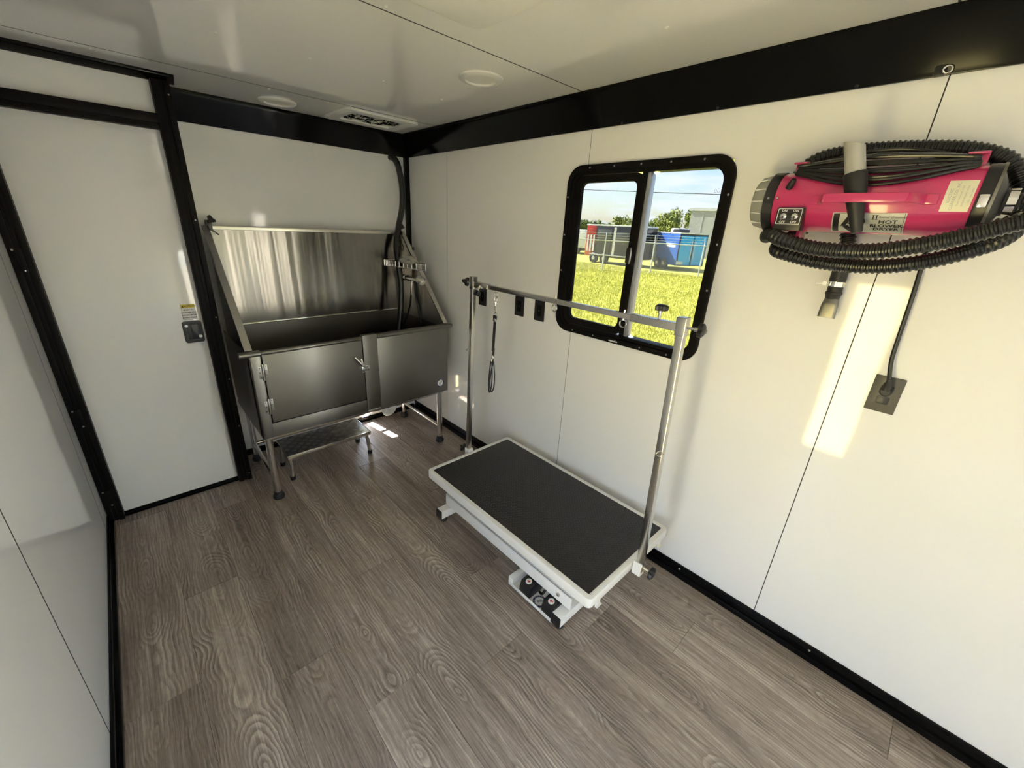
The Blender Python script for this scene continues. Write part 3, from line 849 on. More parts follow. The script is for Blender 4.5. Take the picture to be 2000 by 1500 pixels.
# backsplash and slanting side guards
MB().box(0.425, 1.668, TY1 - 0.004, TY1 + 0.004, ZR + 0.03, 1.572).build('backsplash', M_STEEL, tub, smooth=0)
MB().box(0.415, 1.665, TY1 - 0.030, TY1 + 0.012, 1.568, 1.588).build('splash_rim', pbr('splash_rim_steel', (0.72, 0.70, 0.62), rough=0.3, metal=1.0), tub, bevel=0.003)
MB().box(TX0 + 0.02, TX1 - 0.02, TY1 - 0.018, TY1 - 0.004, ZR + 0.028, ZR + 0.036).build('splash_ledge', M_CHROME, tub, bevel=0.002)
gp = [(TY1, 1.58), (TY1 - 0.045, 1.58), (TY0 + 0.02, ZR + 0.02), (TY0 + 0.02, ZR - 0.01), (TY1, ZR - 0.01)]
for x, nm in ((0.425, 'left'), (1.668, 'right')):
    s_ = 1 if nm == 'left' else -1
    MB().prism(gp, lambda u, v, d: (d, u, v), x - 0.002, x + 0.002).build('side_guard', M_STEEL_LIT if nm == 'right' else M_STEELF, tub, smooth=0)
    MB().beam((x - 0.012 * s_, TY1 - 0.047, 1.588), (x - 0.012 * s_, TY0 + 0.012, ZR + 0.022), 0.036, 0.008, up=(0, -0.6, 0.8)).build('guard_edge', M_TUBE, tub, bevel=0.002)
# legs, feet, stretchers
legs = [(0.437, 2.482), (1.632, 2.462), (0.445, 3.035), (1.630, 3.035)]
for i, (x, y) in enumerate(legs):
    lg = MB().cyl((x, y, 0.028), (x, y, ZB), 0.0215 if i < 2 else 0.019, n=20).build('leg', M_TUBE, tub)
    MB().lathe((x, y, 0.0), (x, y, 0.05), [(0, 0.030), (0.2, 0.034), (0.5, 0.031), (0.62, 0.025), (1, 0.024)], 20).build('rubber_foot', M_RUB, lg)
for (a, b) in ((0, 2), (1, 3), (2, 3)):
    MB().cyl((*legs[a], 0.135), (*legs[b], 0.135), 0.0125, n=14).build('stretcher', M_TUBE, tub)
# round badge
fyt = FY(TY0)
bd = plabel(MB().prism(circ(1.622, 0.523, 0.034, 32), fyt, 0.0, 0.0015).build('badge', M_NAVY, tub, smooth=0), 'round blue and white badge')
MB().prism(circ(1.622, 0.523, 0.024, 32), fyt, 0.0015, 0.0022).build('badge_face', M_STICKW, bd, smooth=0)
bg_ = MB().prism(circ(1.616, 0.520, 0.009, 14), fyt, 0.0022, 0.0025).prism(circ(1.629, 0.529, 0.007, 14), fyt, 0.0022, 0.0025).prism([(1.612, 0.512), (1.628, 0.510), (1.624, 0.504), (1.616, 0.505)], fyt, 0.0022, 0.0025)
bg_.build('badge_print', M_GREYP, bd, smooth=0)
bt = MB()
for k in range(18):
    a = 2 * PI * k / 18
    if k % 6 == 0: continue
    c_, s_ = math.cos(a), math.sin(a)
    bt.prism([(1.622 + 0.027 * math.cos(a - .1), 0.523 + 0.027 * math.sin(a - .1)), (1.622 + 0.0315 * math.cos(a - .09), 0.523 + 0.0315 * math.sin(a - .09)),
              (1.622 + 0.0315 * math.cos(a + .09), 0.523 + 0.0315 * math.sin(a + .09)), (1.622 + 0.027 * math.cos(a + .1), 0.523 + 0.027 * math.sin(a + .1))], fyt, 0.0015, 0.002)
bt.build('badge_lettering', M_GREYP, bd, smooth=0)
# white waste pipe and trap
dp = thing('drain_pipe', 'white plastic drain trap under the steel tub', 'pipe', (1.31, 2.75, 0.2))
MB().cyl((1.31, 2.75, 0.30), (1.31, 2.75, 0.46), 0.024, n=16).build('tailpiece', M_PVC, dp)
MB().tube(spline([(1.31, 2.75, 0.34), (1.31, 2.75, 0.27), (1.325, 2.755, 0.232), (1.36, 2.77, 0.222), (1.395, 2.785, 0.235), (1.41, 2.79, 0.28), (1.41, 2.79, 0.33), (1.40, 2.85, 0.36), (1.39, 3.0, 0.36), (1.39, 3.13, 0.355)], 6), 0.026, 16).build('trap', M_PVC, dp)
MB().lathe((1.31, 2.75, 0.325), (1.31, 2.75, 0.365), [(0, 0.028), (0.1, 0.036), (0.9, 0.036), (1, 0.028)], 16).build('slip_nut', M_PVC, dp)

# clamps on the splash rim
def rim_clamp(p, label):
    x, y, z = p
    t = thing('tether_clamp', label, 'clamp', p, 'clamps on the tub splash rim')
    MB().box(x - 0.016, x + 0.016, y - 0.020, y + 0.020, z - 0.040, z + 0.018).box(x - 0.022, x - 0.008, y - 0.03, y, z - 0.055, z - 0.02).build('jaw', M_BLACK, t, bevel=0.005)
    bar_knob(MB(), (x + 0.012, y - 0.035, z + 0.020), (0.5, -1, 0.3), 0.024).build('knob', M_BLACK, t)
    MB().cyl((x + 0.005, y - 0.02, z - 0.03), (x + 0.035, y - 0.045, z - 0.062), 0.004, n=8).build('screw_rod', M_CHROME, t)
    MB().cyl((x, y - 0.01, z), (x + 0.012, y - 0.032, z + 0.018), 0.008, n=10).build('knob_stem', M_BLACK, t)
rim_clamp((0.437, 3.058, 1.602), 'black plastic clamp knob on the tub rim beside the door post')
rim_clamp((1.662, 3.045, 1.605), 'black plastic clamp knob on the tub rim in the corner')
# cable tie loop hanging below the corner clamp
ct = MB().tube(spline([(1.640, 3.03, 1.57), (1.646, 3.0, 1.52), (1.640, 2.985, 1.47), (1.646, 2.96, 1.455), (1.650, 2.955, 1.475), (1.645, 2.98, 1.52), (1.652, 3.01, 1.56)], 6), 0.0025, 6)
tag(ct.build('cable_tie', M_BLACK, loc=(1.64, 3.0, 1.5)), 'thin black cable loop hanging in the tub corner', 'cable')

# corner wire basket
bk = thing('soap_basket', 'white wire soap basket in the corner of the tub splash', 'basket', (1.60, 2.93, 1.33))
P0, P1, P2 = (1.530, 3.050), (1.648, 3.050), (1.648, 2.640)
front = spline([(1.530, 3.050, 0), (1.545, 2.95, 0), (1.59, 2.80, 0), (1.648, 2.640, 0)], 8)
for z, r in ((1.380, 0.0035), (1.335, 0.0028)):
    MB().tube([(p.x, p.y, z) for p in front], r, 8).build('hoop', M_CHROME, bk)
    MB().tube([(1.648, 2.640, z), (1.648, 3.050, z), (1.530, 3.050, z)], r, 8).build('hoop', M_CHROME, bk)
for k in range(0, len(front), 2):
    p = front[k]
    MB().cyl((p.x, p.y, 1.335), (p.x, p.y, 1.380), 0.0018, n=6).build('wire', M_CHROME, bk)
for k in range(12):
    y = 2.70 + 0.028 * k
    xx = min(front, key=lambda q: abs(q.y - y)).x
    MB().cyl((xx, y, 1.335), (1.648, y, 1.335), 0.0018, n=6).build('wire', M_CHROME, bk)
wrp = MB().ico((1.600, 2.82, 1.395), (0.038, 0.13, 0.035), 2, 0.16).build('plastic_bag', M_CLEAR, smooth=0, loc=(1.6, 2.82, 1.37))
tag(wrp, 'crumpled clear plastic bag lying in the wire basket', 'bag')

# faucet on the right guard with steel hose
fc = thing('shower_faucet', 'chrome mixer tap with steel shower hose on the tub side', 'faucet', (1.64, 2.78, 1.25))
MB().cyl((1.630, 2.70, 1.255), (1.630, 2.90, 1.255), 0.018, n=16).build('tap_body', M_CHROME, fc)
for y in (2.73, 2.87):
    MB().cyl((1.665, y, 1.255), (1.628, y, 1.255), 0.024, n=16).build('wall_flange', M_CHROME, fc)
for y0, y1 in ((2.70, 2.655), (2.90, 2.945)):
    MB().lathe((1.630, y0, 1.255), (1.630, y1, 1.255), [(0, 0.020), (0.3, 0.026), (0.9, 0.024), (1, 0.016)], 12).build('tap_handle', M_CHROME, fc)
MB().tube(spline([(1.622, 2.80, 1.245), (1.618, 2.80, 1.20), (1.616, 2.83, 1.05), (1.605, 2.90, 0.90), (1.59, 2.94, 0.80), (1.50, 2.94, 0.62), (1.35, 2.9, 0.49)], 8), 0.0075, 10).build('shower_hose', M_TUBE, fc)
MB().tube(spline([(1.620, 2.76, 1.245), (1.622, 2.75, 1.15), (1.628, 2.72, 1.02), (1.632, 2.70, 0.92), (1.62, 2.71, 0.75), (1.55, 2.74, 0.55), (1.4, 2.75, 0.49)], 8), 0.006, 10).build('supply_hose', M_RUB, fc)
MB().cyl((1.668, 2.84, 1.475), (1.662, 2.84, 1.475), 0.013, n=16).build('pipe_hole', M_BLACK, fc)
tag(MB().ico((1.612, 2.655, 1.265), (0.034, 0.045, 0.036), 2, 0.2).build('plastic_wrap', M_CLEAR, smooth=0, loc=(1.612, 2.655, 1.265)), 'clear plastic wrapping around the tap handle', 'wrapping')

# black vacuum hose hanging into the tub
hp = spline([(1.672, 3.140, 2.112), (1.684, 3.10, 2.098), (1.700, 3.07, 2.04), (1.712, 3.05, 1.90), (1.698, 3.04, 1.76), (1.655, 3.03, 1.62), (1.607, 2.99, 1.486), (1.600, 2.95, 1.33), (1.597, 2.925, 1.182), (1.575, 2.91, 1.0), (1.548, 2.895, 0.86), (1.51, 2.87, 0.70), (1.44, 2.82, 0.56), (1.3, 2.78, 0.50)], 8)
tag(MB().tube(hp, 0.0225, 16).build('black_hose', M_CORD, loc=(1.6, 3.0, 1.2)), 'thick black hose hanging from the wall corner down into the tub', 'hose')

# ------------------------------------------------------------------ step stool under the tub
sp = thing('step_stool', 'low metal step with diamond tread pushed under the tub', 'step stool', (0.83, 2.73, 0.0))
SX0, SX1, SY0, SY1, SZ = 0.548, 1.112, 2.595, 2.865, 0.2
M_DIA = pbr('tread_plate', (0.22, 0.22, 0.215), rough=0.3, metal=1.0, var=(20, 0.2))
M_RIB = pbr('tread_rib', (0.40, 0.40, 0.39), rough=0.3, metal=1.0)
MB().box(SX0, SX1, SY0, SY1, SZ - 0.004, SZ).build('tread', M_DIA, sp, smooth=0)
ef = MB().box(SX0 - 0.003, SX1 + 0.003, SY0 - 0.005, SY0, SZ - 0.024, SZ + 0.002).box(SX0 - 0.003, SX0, SY0, SY1, SZ - 0.024, SZ + 0.002).box(SX1, SX1 + 0.003, SY0, SY1, SZ - 0.024, SZ + 0.002).box(SX0, SX1, SY1 - 0.003, SY1, SZ - 0.024, SZ)
ef.build('tread_edge', M_CHROME, sp, bevel=0.001)
rb = MB(); cell = 0.046
for i in range(-2, 16):
    for j in range(-14, 16):
        # checker of rib bundles on a diagonal grid
        u = (i + j) * cell * 0.72; v = (i - j) * cell * 0.72
        cx_, cy_ = SX0 + 0.02 + u, SY0 + 0.02 + v
        if not (SX0 + 0.016 < cx_ < SX1 - 0.016 and SY0 + 0.014 < cy_ < SY1 - 0.012): continue
        ang = PI / 4 if (i + j) % 2 == 0 else -PI / 4
        dx, dy = math.cos(ang), math.sin(ang)
        for k in range(-2, 3):
            ox, oy = -dy * k * 0.006, dx * k * 0.006
            a_ = (cx_ + ox - dx * 0.014, cy_ + oy - dy * 0.014, SZ + 0.0008)
            b_ = (cx_ + ox + dx * 0.014, cy_ + oy + dy * 0.014, SZ + 0.0008)
            rb.beam(a_, b_, 0.003, 0.0016)
rbo = rb.build('tread_ribs', M_RIB, sp, smooth=0); rbo['kind'] = 'stuff'
for x, y, sx, sy in ((0.572, 2.625, -0.008, 0.005), (1.090, 2.622, 0.022, 0.01), (0.572, 2.84, -0.01, 0.01), (1.09, 2.84, 0.02, 0.01)):
    lg = MB().cyl((x, y, SZ - 0.005), (x + sx, y + sy, 0.018), 0.013, n=16).build('leg', M_CHROME, sp)
    MB().lathe((x + sx, y + sy, 0), (x + sx, y + sy, 0.025), [(0, 0.017), (0.9, 0.018), (1, 0.014)], 16).build('rubber_foot', M_RUB, lg)

# ------------------------------------------------------------------ grooming table
GX0, GX1, GY0, GY1, GZ = 1.090, 1.742, 0.597, 1.782, 0.300
gt = thing('grooming_table', 'low white grooming table with black rubber top and foot pedals', 'grooming table', (1.416, 1.19, 0.0))
fzt = FZ(GZ)
gcx, gcy = (GX0 + GX1) / 2, (GY0 + GY1) / 2
MB().frame(rrect(gcx, gcy, GX1 - GX0, GY1 - GY0, 0.022, 5), rrect(gcx, gcy, GX1 - GX0 - 0.05, GY1 - GY0 - 0.05, 0.006, 5), fzt, -0.050, 0.0).build('top_frame', M_WHITE, gt, bevel=0.005)
MB().prism(rrect(gcx, gcy, GX1 - GX0 - 0.049, GY1 - GY0 - 0.049, 0.006, 5), fzt, -0.02, -0.003).build('rubber_mat', M_MAT, gt, smooth=0)
MB().box(GX0 + 0.02, GX1 - 0.02, GY0 + 0.02, GY1 - 0.02, GZ - 0.045, GZ - 0.021).build('deck', M_WHITE, gt, smooth=0)
for x in (1.130, 1.702):
    MB().box(x - 0.003, x + 0.003, 0.705, 1.645, 0.118, 0.19).box(x - 0.003, x + (0.03 if x < 1.4 else 0.003), 0.705, 1.645, 0.184, 0.19).build('lower_rail', M_WHITE, gt, bevel=0.002)
    MB().box(x + 0.02, x + 0.045, 0.66, 1.70, 0.20, 0.252).build('upper_rail', M_WHITE, gt, bevel=0.003)
# scissor lift arms between the rails
for x in (1.22, 1.61):
    MB().beam((x, 0.80, 0.13), (x, 1.56, 0.235), 0.02, 0.035).build('lift_arm', M_WHITE, gt, bevel=0.003)
    MB().beam((x + 0.025, 1.56, 0.13), (x + 0.025, 0.80, 0.235), 0.02, 0.035).build('lift_arm', M_WHITE, gt, bevel=0.003)
for y in (0.745, 1.655):
    fb = MB().box(1.088, 1.735, y - 0.025, y + 0.025, 0.030, 0.082).build('foot_beam', M_WHITE, gt, bevel=0.003)
    MB().box(1.081, 1.0895, y - 0.0255, y + 0.0255, 0.0295, 0.0825).build('end_cap', M_BLACK, fb, bevel=0.003)
    for x in (1.118, 1.705):
        MB().lathe((x, y, 0.0), (x, y, 0.034), [(0, 0.020), (0.25, 0.022), (0.5, 0.018), (0.55, 0.007), (1, 0.007)], 16).build('levelling_foot', M_RUB, fb)
MB().box(1.21, 1.62, 0.74, 1.66, 0.060, 0.080).build('base_plate', M_WHITE, gt, bevel=0.003)
# folded hanging brackets under the top
for x, y in ((1.170, 0.612), (1.690, 0.612), (1.170, 1.765)):
    MB().box(x - 0.018, x + 0.018, y - 0.006, y - 0.003, GZ - 0.085, GZ - 0.03).box(x - 0.018, x + 0.018, y - 0.016, y - 0.003, GZ - 0.088, GZ - 0.085).build('bracket', M_WHITE, gt, bevel=0.001)
# pedal tray
tr = MB().box(1.082, 1.235, 0.765, 1.045, 0.022, 0.028).box(1.082, 1.086, 0.765, 1.045, 0.022, 0.042).box(1.084, 1.235, 1.018, 1.048, 0.024, 0.070)
tr.build('pedal_tray', M_WHITE, gt, bevel=0.002)
fz3 = FZ(0.028)
sk = plabel(MB().prism(circ(1.122, 0.872, 0.033, 28), fz3, 0.0, 0.001).build('round_sticker', M_NAVY, gt, smooth=0), 'round blue and white sticker')
MB().prism(circ(1.122, 0.872, 0.023, 28), fz3, 0.001, 0.0016).build('sticker_face', M_STICKW, sk, smooth=0)
MB().prism(circ(1.117, 0.876, 0.007, 12), fz3, 0.0016, 0.0019).prism(circ(1.129, 0.870, 0.0085, 12), fz3, 0.0016, 0.0019).build('sticker_print', M_GREYP, sk, smooth=0)
rt = MB()
for k in range(16):
    if k % 5 == 0: continue
    a = 2 * PI * k / 16
    rt.prism([(1.122 + r_ * math.cos(a + q), 0.872 + r_ * math.sin(a + q)) for r_, q in ((0.026, -.1), (0.0305, -.1), (0.0305, .1), (0.026, .1))], fz3, 0.001, 0.0014)
rt.build('sticker_lettering', M_GREYP, sk, smooth=0)
for y, arrow in ((0.945, -1), (0.802, 1)):
    mb = MB()
    x0, x1, w = 1.090, 1.185, 0.034
    # wedge shaped pedal with chamfered nose
    prof = [(x0, 0.030), (x0, 0.060), (x0 + 0.010, 0.092), (x1, 0.106), (x1, 0.030)]
    mb.prism(prof, lambda u, v, d: (u, d, v), y - w, y + w)
    pd = mb.build('foot_pedal', M_BLACK, gt, bevel=0.005)
    fn = lambda u, v, d: (1.118 + u, y + v, 0.0948 + u * 0.165 + d + 0.0014)
    MB().prism(circ(0, 0, 0.015, 20), fn, -0.001, 0.0004).build('pedal_label', M_STICKW, pd, smooth=0)
    MB().prism([(0, 0.009), (0.009, 0), (0.003, 0), (0.003, -0.008), (-0.003, -0.008), (-0.003, 0), (-0.009, 0)] if arrow > 0 else
               [(0, -0.009), (-0.009, 0), (-0.003, 0), (-0.003, 0.008), (0.003, 0.008), (0.003, 0), (0.009, 0)], fn, 0.0004, 0.0008).build('pedal_arrow', M_REDP, pd, smooth=0)
MB().tube(spline([(1.15, 0.90, 0.045), (1.14, 0.875, 0.06), (1.16, 0.86, 0.10), (1.19, 0.85, 0.09)], 5), 0.006, 8).build('pedal_cable', M_CORD, gt)
MB().lathe((1.127, 0.775, 0.155), (1.119, 0.775, 0.155), [(0, 0.010), (0.6, 0.010), (1, 0.006)], 6).build('bolt', M_TUBE, gt, smooth=0)
# arm sockets at both ends
for y, sgn in ((0.573, -1), (1.806, 1)):
    so_ = MB().box(1.402, 1.440, y - 0.020, y + 0.020, GZ - 0.055, GZ + 0.014).build('arm_socket', M_WHITE, gt, bevel=0.003)
    MB().cyl((1.421, y, GZ - 0.01), (1.421, y + sgn * 0.06, GZ - 0.01), 0.005, n=10).build('clamp_bolt', M_CHROME, so_)
    bar_knob(MB(), (1.421, y + sgn * 0.062, GZ - 0.01), (0, sgn, 0), 0.026, 4).build('clamp_knob', M_BLACK, so_)

# ------------------------------------------------------------------ overhead grooming arm
ga = thing('tether_stand', 'stainless overhead grooming rail on two posts fixed to the table ends', 'grooming rail', (1.42, 1.19, 0.30))
PR0, PR1 = (1.42, 0.566, 0.265), (1.42, 0.600, 1.400)
PL0, PL1 = (1.42, 1.812, 0.265), (1.42, 1.790, 1.400)
def sq_tube(a, b, w):
    return MB().beam(a, b, w, w, up=(1, 0, 0))
sq_tube(PR0, PR1, 0.029).build('upright_post', M_TUBE, ga, bevel=0.003)
sq_tube(PL0, PL1, 0.026).build('upright_post', M_TUBE, ga, bevel=0.003)
MB().beam((1.42, 0.602, 1.363), (1.42, 1.788, 1.363), 0.022, 0.022).build('cross_bar', M_TUBE, ga, bevel=0.002)
MB().beam((1.42, 0.600, 1.363), (1.42, 0.80, 1.363), 0.029, 0.029).build('bar_sleeve', M_TUBE, ga, bevel=0.002)
MB().beam((1.42, 1.66, 1.363), (1.42, 1.79, 1.363), 0.029, 0.029).build('bar_sleeve', M_TUBE, ga, bevel=0.002)
sq_tube((1.42, 0.5985, 1.335), (1.42, 0.6005, 1.402), 0.037).build('post_collar', M_TUBE, ga, bevel=0.003)
sq_tube((1.42, 1.7905, 1.335), (1.42, 1.7895, 1.402), 0.034).build('post_collar', M_TUBE, ga, bevel=0.003)
def clamp(p, d, L, r):
    p = Vector(p); d = Vector(d)
    k = MB().cyl(p, p + d * L, 0.005, n=10).cyl(p + d * (L * 0.55), p + d * (L * 0.85), 0.008, n=12).build('clamp_bolt', M_CHROME, ga)
    bar_knob(MB(), p + d * L, d, r, 3).build('clamp_knob', M_BLACK, k)
clamp((1.42, 0.585, 1.367), (0, -1, 0), 0.055, 0.026)
clamp((1.42, 0.690, 1.375), (0, 0, 1), 0.045, 0.026)
clamp((1.42, 1.805, 1.367), (0, 1, 0), 0.050, 0.026)
clamp((1.405, 1.715, 1.360), (-0.6, -0.2, -0.77), 0.045, 0.022)
def eye(y):
    e = MB().cyl((1.42, y, 1.345), (1.42, y, 1.386), 0.004, n=8).tube([(1.42 + 0.016 * math.cos(a) * 0.2, y + 0.016 * math.cos(a), 1.331 + 0.016 * math.sin(a)) for a in [2 * PI * k / 20 for k in range(20)]], 0.003, 8, closed=True)
    e.build('eye_bolt', M_CHROME, ga)
for y in (1.193, 0.835, 1.595): eye(y)
def pin(p, d):
    MB().tube([Vector(p) + Vector((0, 0, 0)) + Vector(d) * (0.012 * math.cos(a)) + Vector((0, 0, 1)) * 0.0 + Vector((1, 0, 0)) * 0.018 * math.sin(a) for a in [2 * PI * k / 16 for k in range(16)]], 0.0022, 6, closed=True).build('pull_ring', M_CHROME, ga)
pin((1.40, 0.577, 0.865), (0, 1, 0.1))
pin((1.40, 1.797, 0.985), (0, 1, 0.1))

# ------------------------------------------------------------------ grooming loop hanging from the bar
gl = thing('grooming_loop', 'black leather grooming loop with chrome snap hanging from the bar', 'leash', (1.42, 1.60, 1.31))
MB().tube([(1.42 + 0.010 * math.cos(a), 1.597, 1.306 + 0.016 * math.sin(a)) for a in [2 * PI * k / 18 for k in range(18)]], 0.003, 8, closed=True).build('swivel_ring', M_CHROME, gl)
MB().cyl((1.42, 1.597, 1.294), (1.42, 1.597, 1.275), 0.0065, n=12).tube(spline([(1.42, 1.597, 1.277), (1.42, 1.607, 1.262), (1.42, 1.605, 1.242), (1.42, 1.595, 1.235), (1.42, 1.588, 1.245), (1.42, 1.592, 1.268)], 4), 0.004, 8).build('snap_hook', M_CHROME, gl)
MB().tube([(1.42, 1.598 + 0.011 * math.cos(a), 1.226 + 0.009 * math.sin(a)) for a in [2 * PI * k / 18 for k in range(18)]], 0.003, 8, closed=True).build('strap_ring', M_CHROME, gl)
for z0, z1, mt in ((1.222, 1.206, M_RUB), (1.206, 1.188, M_CHROME)):
    MB().box(1.414, 1.426, 1.588, 1.610, z1, z0).build('ferrule', mt, gl, bevel=0.002)
MB().beam((1.42, 1.599, 1.19), (1.42, 1.606, 1.02), 0.018, 0.006, up=(1, 0, 0)).build('strap', M_RUB, gl, bevel=0.002)
for y0, y1 in ((1.596, 1.604), (1.604, 1.612)):
    MB().tube(spline([(1.42, y0 + 0.0, 1.04), (1.42, y0 + 0.004, 0.98), (1.42, y0 + 0.008, 0.955)], 4), 0.004, 8).build('cord_end', M_RUB, gl)
for y, z in ((1.602, 0.985), (1.612, 0.965)):
    MB().lathe((1.42, y, z + 0.012), (1.42, y, z - 0.012), [(0, 0.004), (0.2, 0.0065), (0.8, 0.0065), (1, 0.004)], 10).build('slide_bead', M_CHROME, gl)
for k, (bot, w) in enumerate(((0.778, 0.016), (0.768, 0.012))):
    off = (-0.006, 0.010)[k]
    MB().tube(spline([(1.42 - 0.004 * k, 1.607 + off, 0.96), (1.42, 1.607 + off + w, 0.88), (1.42, 1.612 + off + w, 0.81), (1.42, 1.612 + off, bot), (1.42, 1.610 + off - w, 0.81), (1.42, 1.607 + off - w, 0.88), (1.42 + 0.004, 1.607 + off, 0.96)], 6), 0.0038, 8).build('cord_loop', M_RUB, gl)

# ------------------------------------------------------------------ wall plates
def blank_plate(y, z, label):
    t = thing('outlet_plate', label, 'outlet', (XR, y, z), 'black outlet plates beside the window')
    MB().prism(rrect(-y, z, 0.080, 0.124, 0.004, 3), fxr, 0.0, 0.006).build('cover_plate', M_BLACK, t, bevel=0.002)
    MB().prism(rrect(-y, z, 0.034, 0.067, 0.003, 3), fxr, 0.0055, 0.0075).build('insert', M_TRIMM, t, bevel=0.001)
    for dz in (0.045, -0.045):
        MB().lathe(fxr(-y, z + dz, 0.006), fxr(-y, z + dz, 0.0072), [(0, 0.003), (1, 0.002)], 8).build('screw', M_BLACK, t)
    MB().prism(rrect(-y, z, 0.012, 0.010, 0.002, 3), fxr, 0.007, 0.009).build('socket', M_BLACK, t)
blank_plate(2.183, 1.203, 'black wall plate nearest the tub, behind the arm post')
blank_plate(1.815, 1.198, 'middle black wall plate under the grooming arm bar')
blank_plate(1.642, 1.199, 'black wall plate nearest the window')

oy, oz = 0.042, 1.198
ou = thing('power_outlet', 'dark bronze duplex outlet with a cord plugged in below the dryer', 'outlet', (XR, oy, oz))
MB().prism(rrect(-oy, oz, 0.078, 0.126, 0.003, 3), fxr, 0.0, 0.006).build('cover_plate', M_OUTLET, ou, bevel=0.003)
for dz in (0.020, -0.020):
    rc = MB().prism([(-oy + max(-0.0135, min(0.0135, 0.017 * math.cos(a))) * 1.25, oz + dz + max(-0.0135, min(0.0135, 0.017 * math.sin(a)))) for a in [2 * PI * k / 28 for k in range(28)]], fxr, 0.005, 0.0075).build('receptacle', M_BLACK, ou, bevel=0.0008)
    for du, w, h in ((-0.006, 0.0022, 0.008), (0.006, 0.0022, 0.007)):
        MB().prism(rrect(-oy + du, oz + dz + 0.004, w, h, 0.0005, 1), fxr, 0.0074, 0.0078).build('slot', M_INK, rc, smooth=0)
    MB().prism(circ(-oy, oz + dz - 0.007, 0.0028, 10), fxr, 0.0074, 0.0078).build('slot', M_INK, rc, smooth=0)
MB().lathe(fxr(-oy, oz, 0.006), fxr(-oy, oz, 0.008), [(0, 0.003), (1, 0.002)], 8).build('screw', M_ALU, ou)

# ------------------------------------------------------------------ wall mounted pet dryer
DX, DZ, DR = 1.690, 1.787, 0.088
dy = thing('pet_dryer', 'pink cylindrical pet blower dryer hung on the wall, wrapped in hose', 'dryer', (DX, 0.25, 1.70))
def CYL(u, v, d):
    a = v / DR
    return (DX - (DR + d) * math.cos(a), -u, DZ + (DR + d) * math.sin(a))
MB().lathe((DX, 0.472, DZ), (DX, 0.018, DZ), [(0, DR - 0.002), (0.01, DR), (0.99, DR), (1, DR - 0.002)], 56).build('body', M_PINK, dy, smooth=50)
MB().lathe((DX, 0.500, DZ), (DX, 0.468, DZ), [(0, DR - 0.002), (0.1, DR + 0.003), (0.95, DR + 0.003), (1, DR)], 56).build('end_band', M_BLACK, dy, smooth=40)
cp = MB().lathe((DX, 0.498, DZ), (DX, 0.540, DZ), [(0, DR - 0.006), (0.25, DR - 0.004), (0.8, DR - 0.010), (1, DR - 0.020)], 48).build('intake_cap', M_CAP, dy, smooth=40)
for k in range(14):
    a = 2 * PI * k / 14
    MB().beam((DX + (DR - 0.0045) * math.cos(a), 0.502, DZ + (DR - 0.0045) * math.sin(a)), (DX + (DR - 0.009) * math.cos(a), 0.533, DZ + (DR - 0.009) * math.sin(a)), 0.002, 0.004, up=(math.cos(a), 0, math.sin(a))).build('cap_rib', M_PLW, cp)
MB().lathe((DX, 0.020, DZ), (DX, -0.006, DZ), [(0, DR + 0.001), (0.1, DR + 0.002), (1, DR + 0.002)], 56).build('outlet_band', M_BLACK, dy, smooth=40)
MB().lathe((DX, -0.005, DZ), (DX, -0.011, DZ), [(0, DR + 0.004), (1, DR + 0.003)], 56).build('outlet_flange', M_NOZMET, dy, smooth=40)
MB().lathe((DX, -0.010, DZ), (DX, -0.040, DZ), [(0, 0.075), (0.4, 0.05), (0.6, 0.032), (1, 0.030)], 36).build('outlet_cone', M_BLACK, dy, smooth=40)
MB().lathe((DX, -0.034, DZ), (DX, -0.050, DZ), [(0, 0.033), (1, 0.033)], 28).box(DX - 0.044, DX - 0.030, -0.050, -0.034, DZ - 0.008, DZ + 0.008).build('hose_clamp', M_CHROME, dy, smooth=40)
MB().box(DX - DR - 0.012, DX - DR + 0.006, -0.002, 0.016, DZ - 0.018, DZ + 0.012).build('latch_clip', M_CHROME, dy, bevel=0.003)
# foot brackets under the body and wall mount
MB().box(DX - 0.03, DX + 0.05, 0.385, 0.395, DZ - 0.125, DZ - 0.075).build('foot_bracket', M_PINK, dy, bevel=0.002)
MB().box(1.772, XR, 0.10, 0.36, DZ - 0.05, DZ + 0.05).build('wall_bracket', M_NOZMET, dy, bevel=0.002)
# switch box
sw = MB().box(DX - DR - 0.012, DX - DR + 0.03, 0.372, 0.448, 1.700, 1.768).build('switch_box', M_BLACK, dy, bevel=0.004)
fsw = FX(DX - DR - 0.012)
MB().frame(rrect(-0.41, 1.741, 0.066, 0.046, 0.002, 2), rrect(-0.41, 1.741, 0.063, 0.043, 0.0015, 2), fsw, 0.0, 0.0012).build('switch_border', M_STICKW, sw, smooth=0)
tx = MB()
for du in (-0.0155, 0.0155):
    put_text(tx, 'ON', 0.0095, -0.41 + du, 1.7575, fsw, 0.0006, bold=0.0002)
    put_text(tx, 'OFF', 0.0095, -0.41 + du, 1.7245, fsw, 0.0006, bold=0.0002)
tx.build('switch_print', M_STICKW, sw, smooth=0)
for du in (-0.0155, 0.0155):
    p = Vector(fsw(-0.41 + du, 1.741, 0))
    MB().lathe(p, p + Vector((-0.006, 0, 0)), [(0, 0.0095), (0.6, 0.0095), (1, 0.006)], 12).cyl(p + Vector((-0.005, 0, 0)), p + Vector((-0.018, 0, -0.008)), 0.0032, 0.0042, n=10).build('toggle', M_CHROME, sw)
for y in (0.484, 0.458):
    MB().lathe(CYL(-y, 0.008, 0.002), CYL(-y, 0.008, 0.007), [(0, 0.0055), (1, 0.003)], 10).build('screw', M_CHROME, dy)
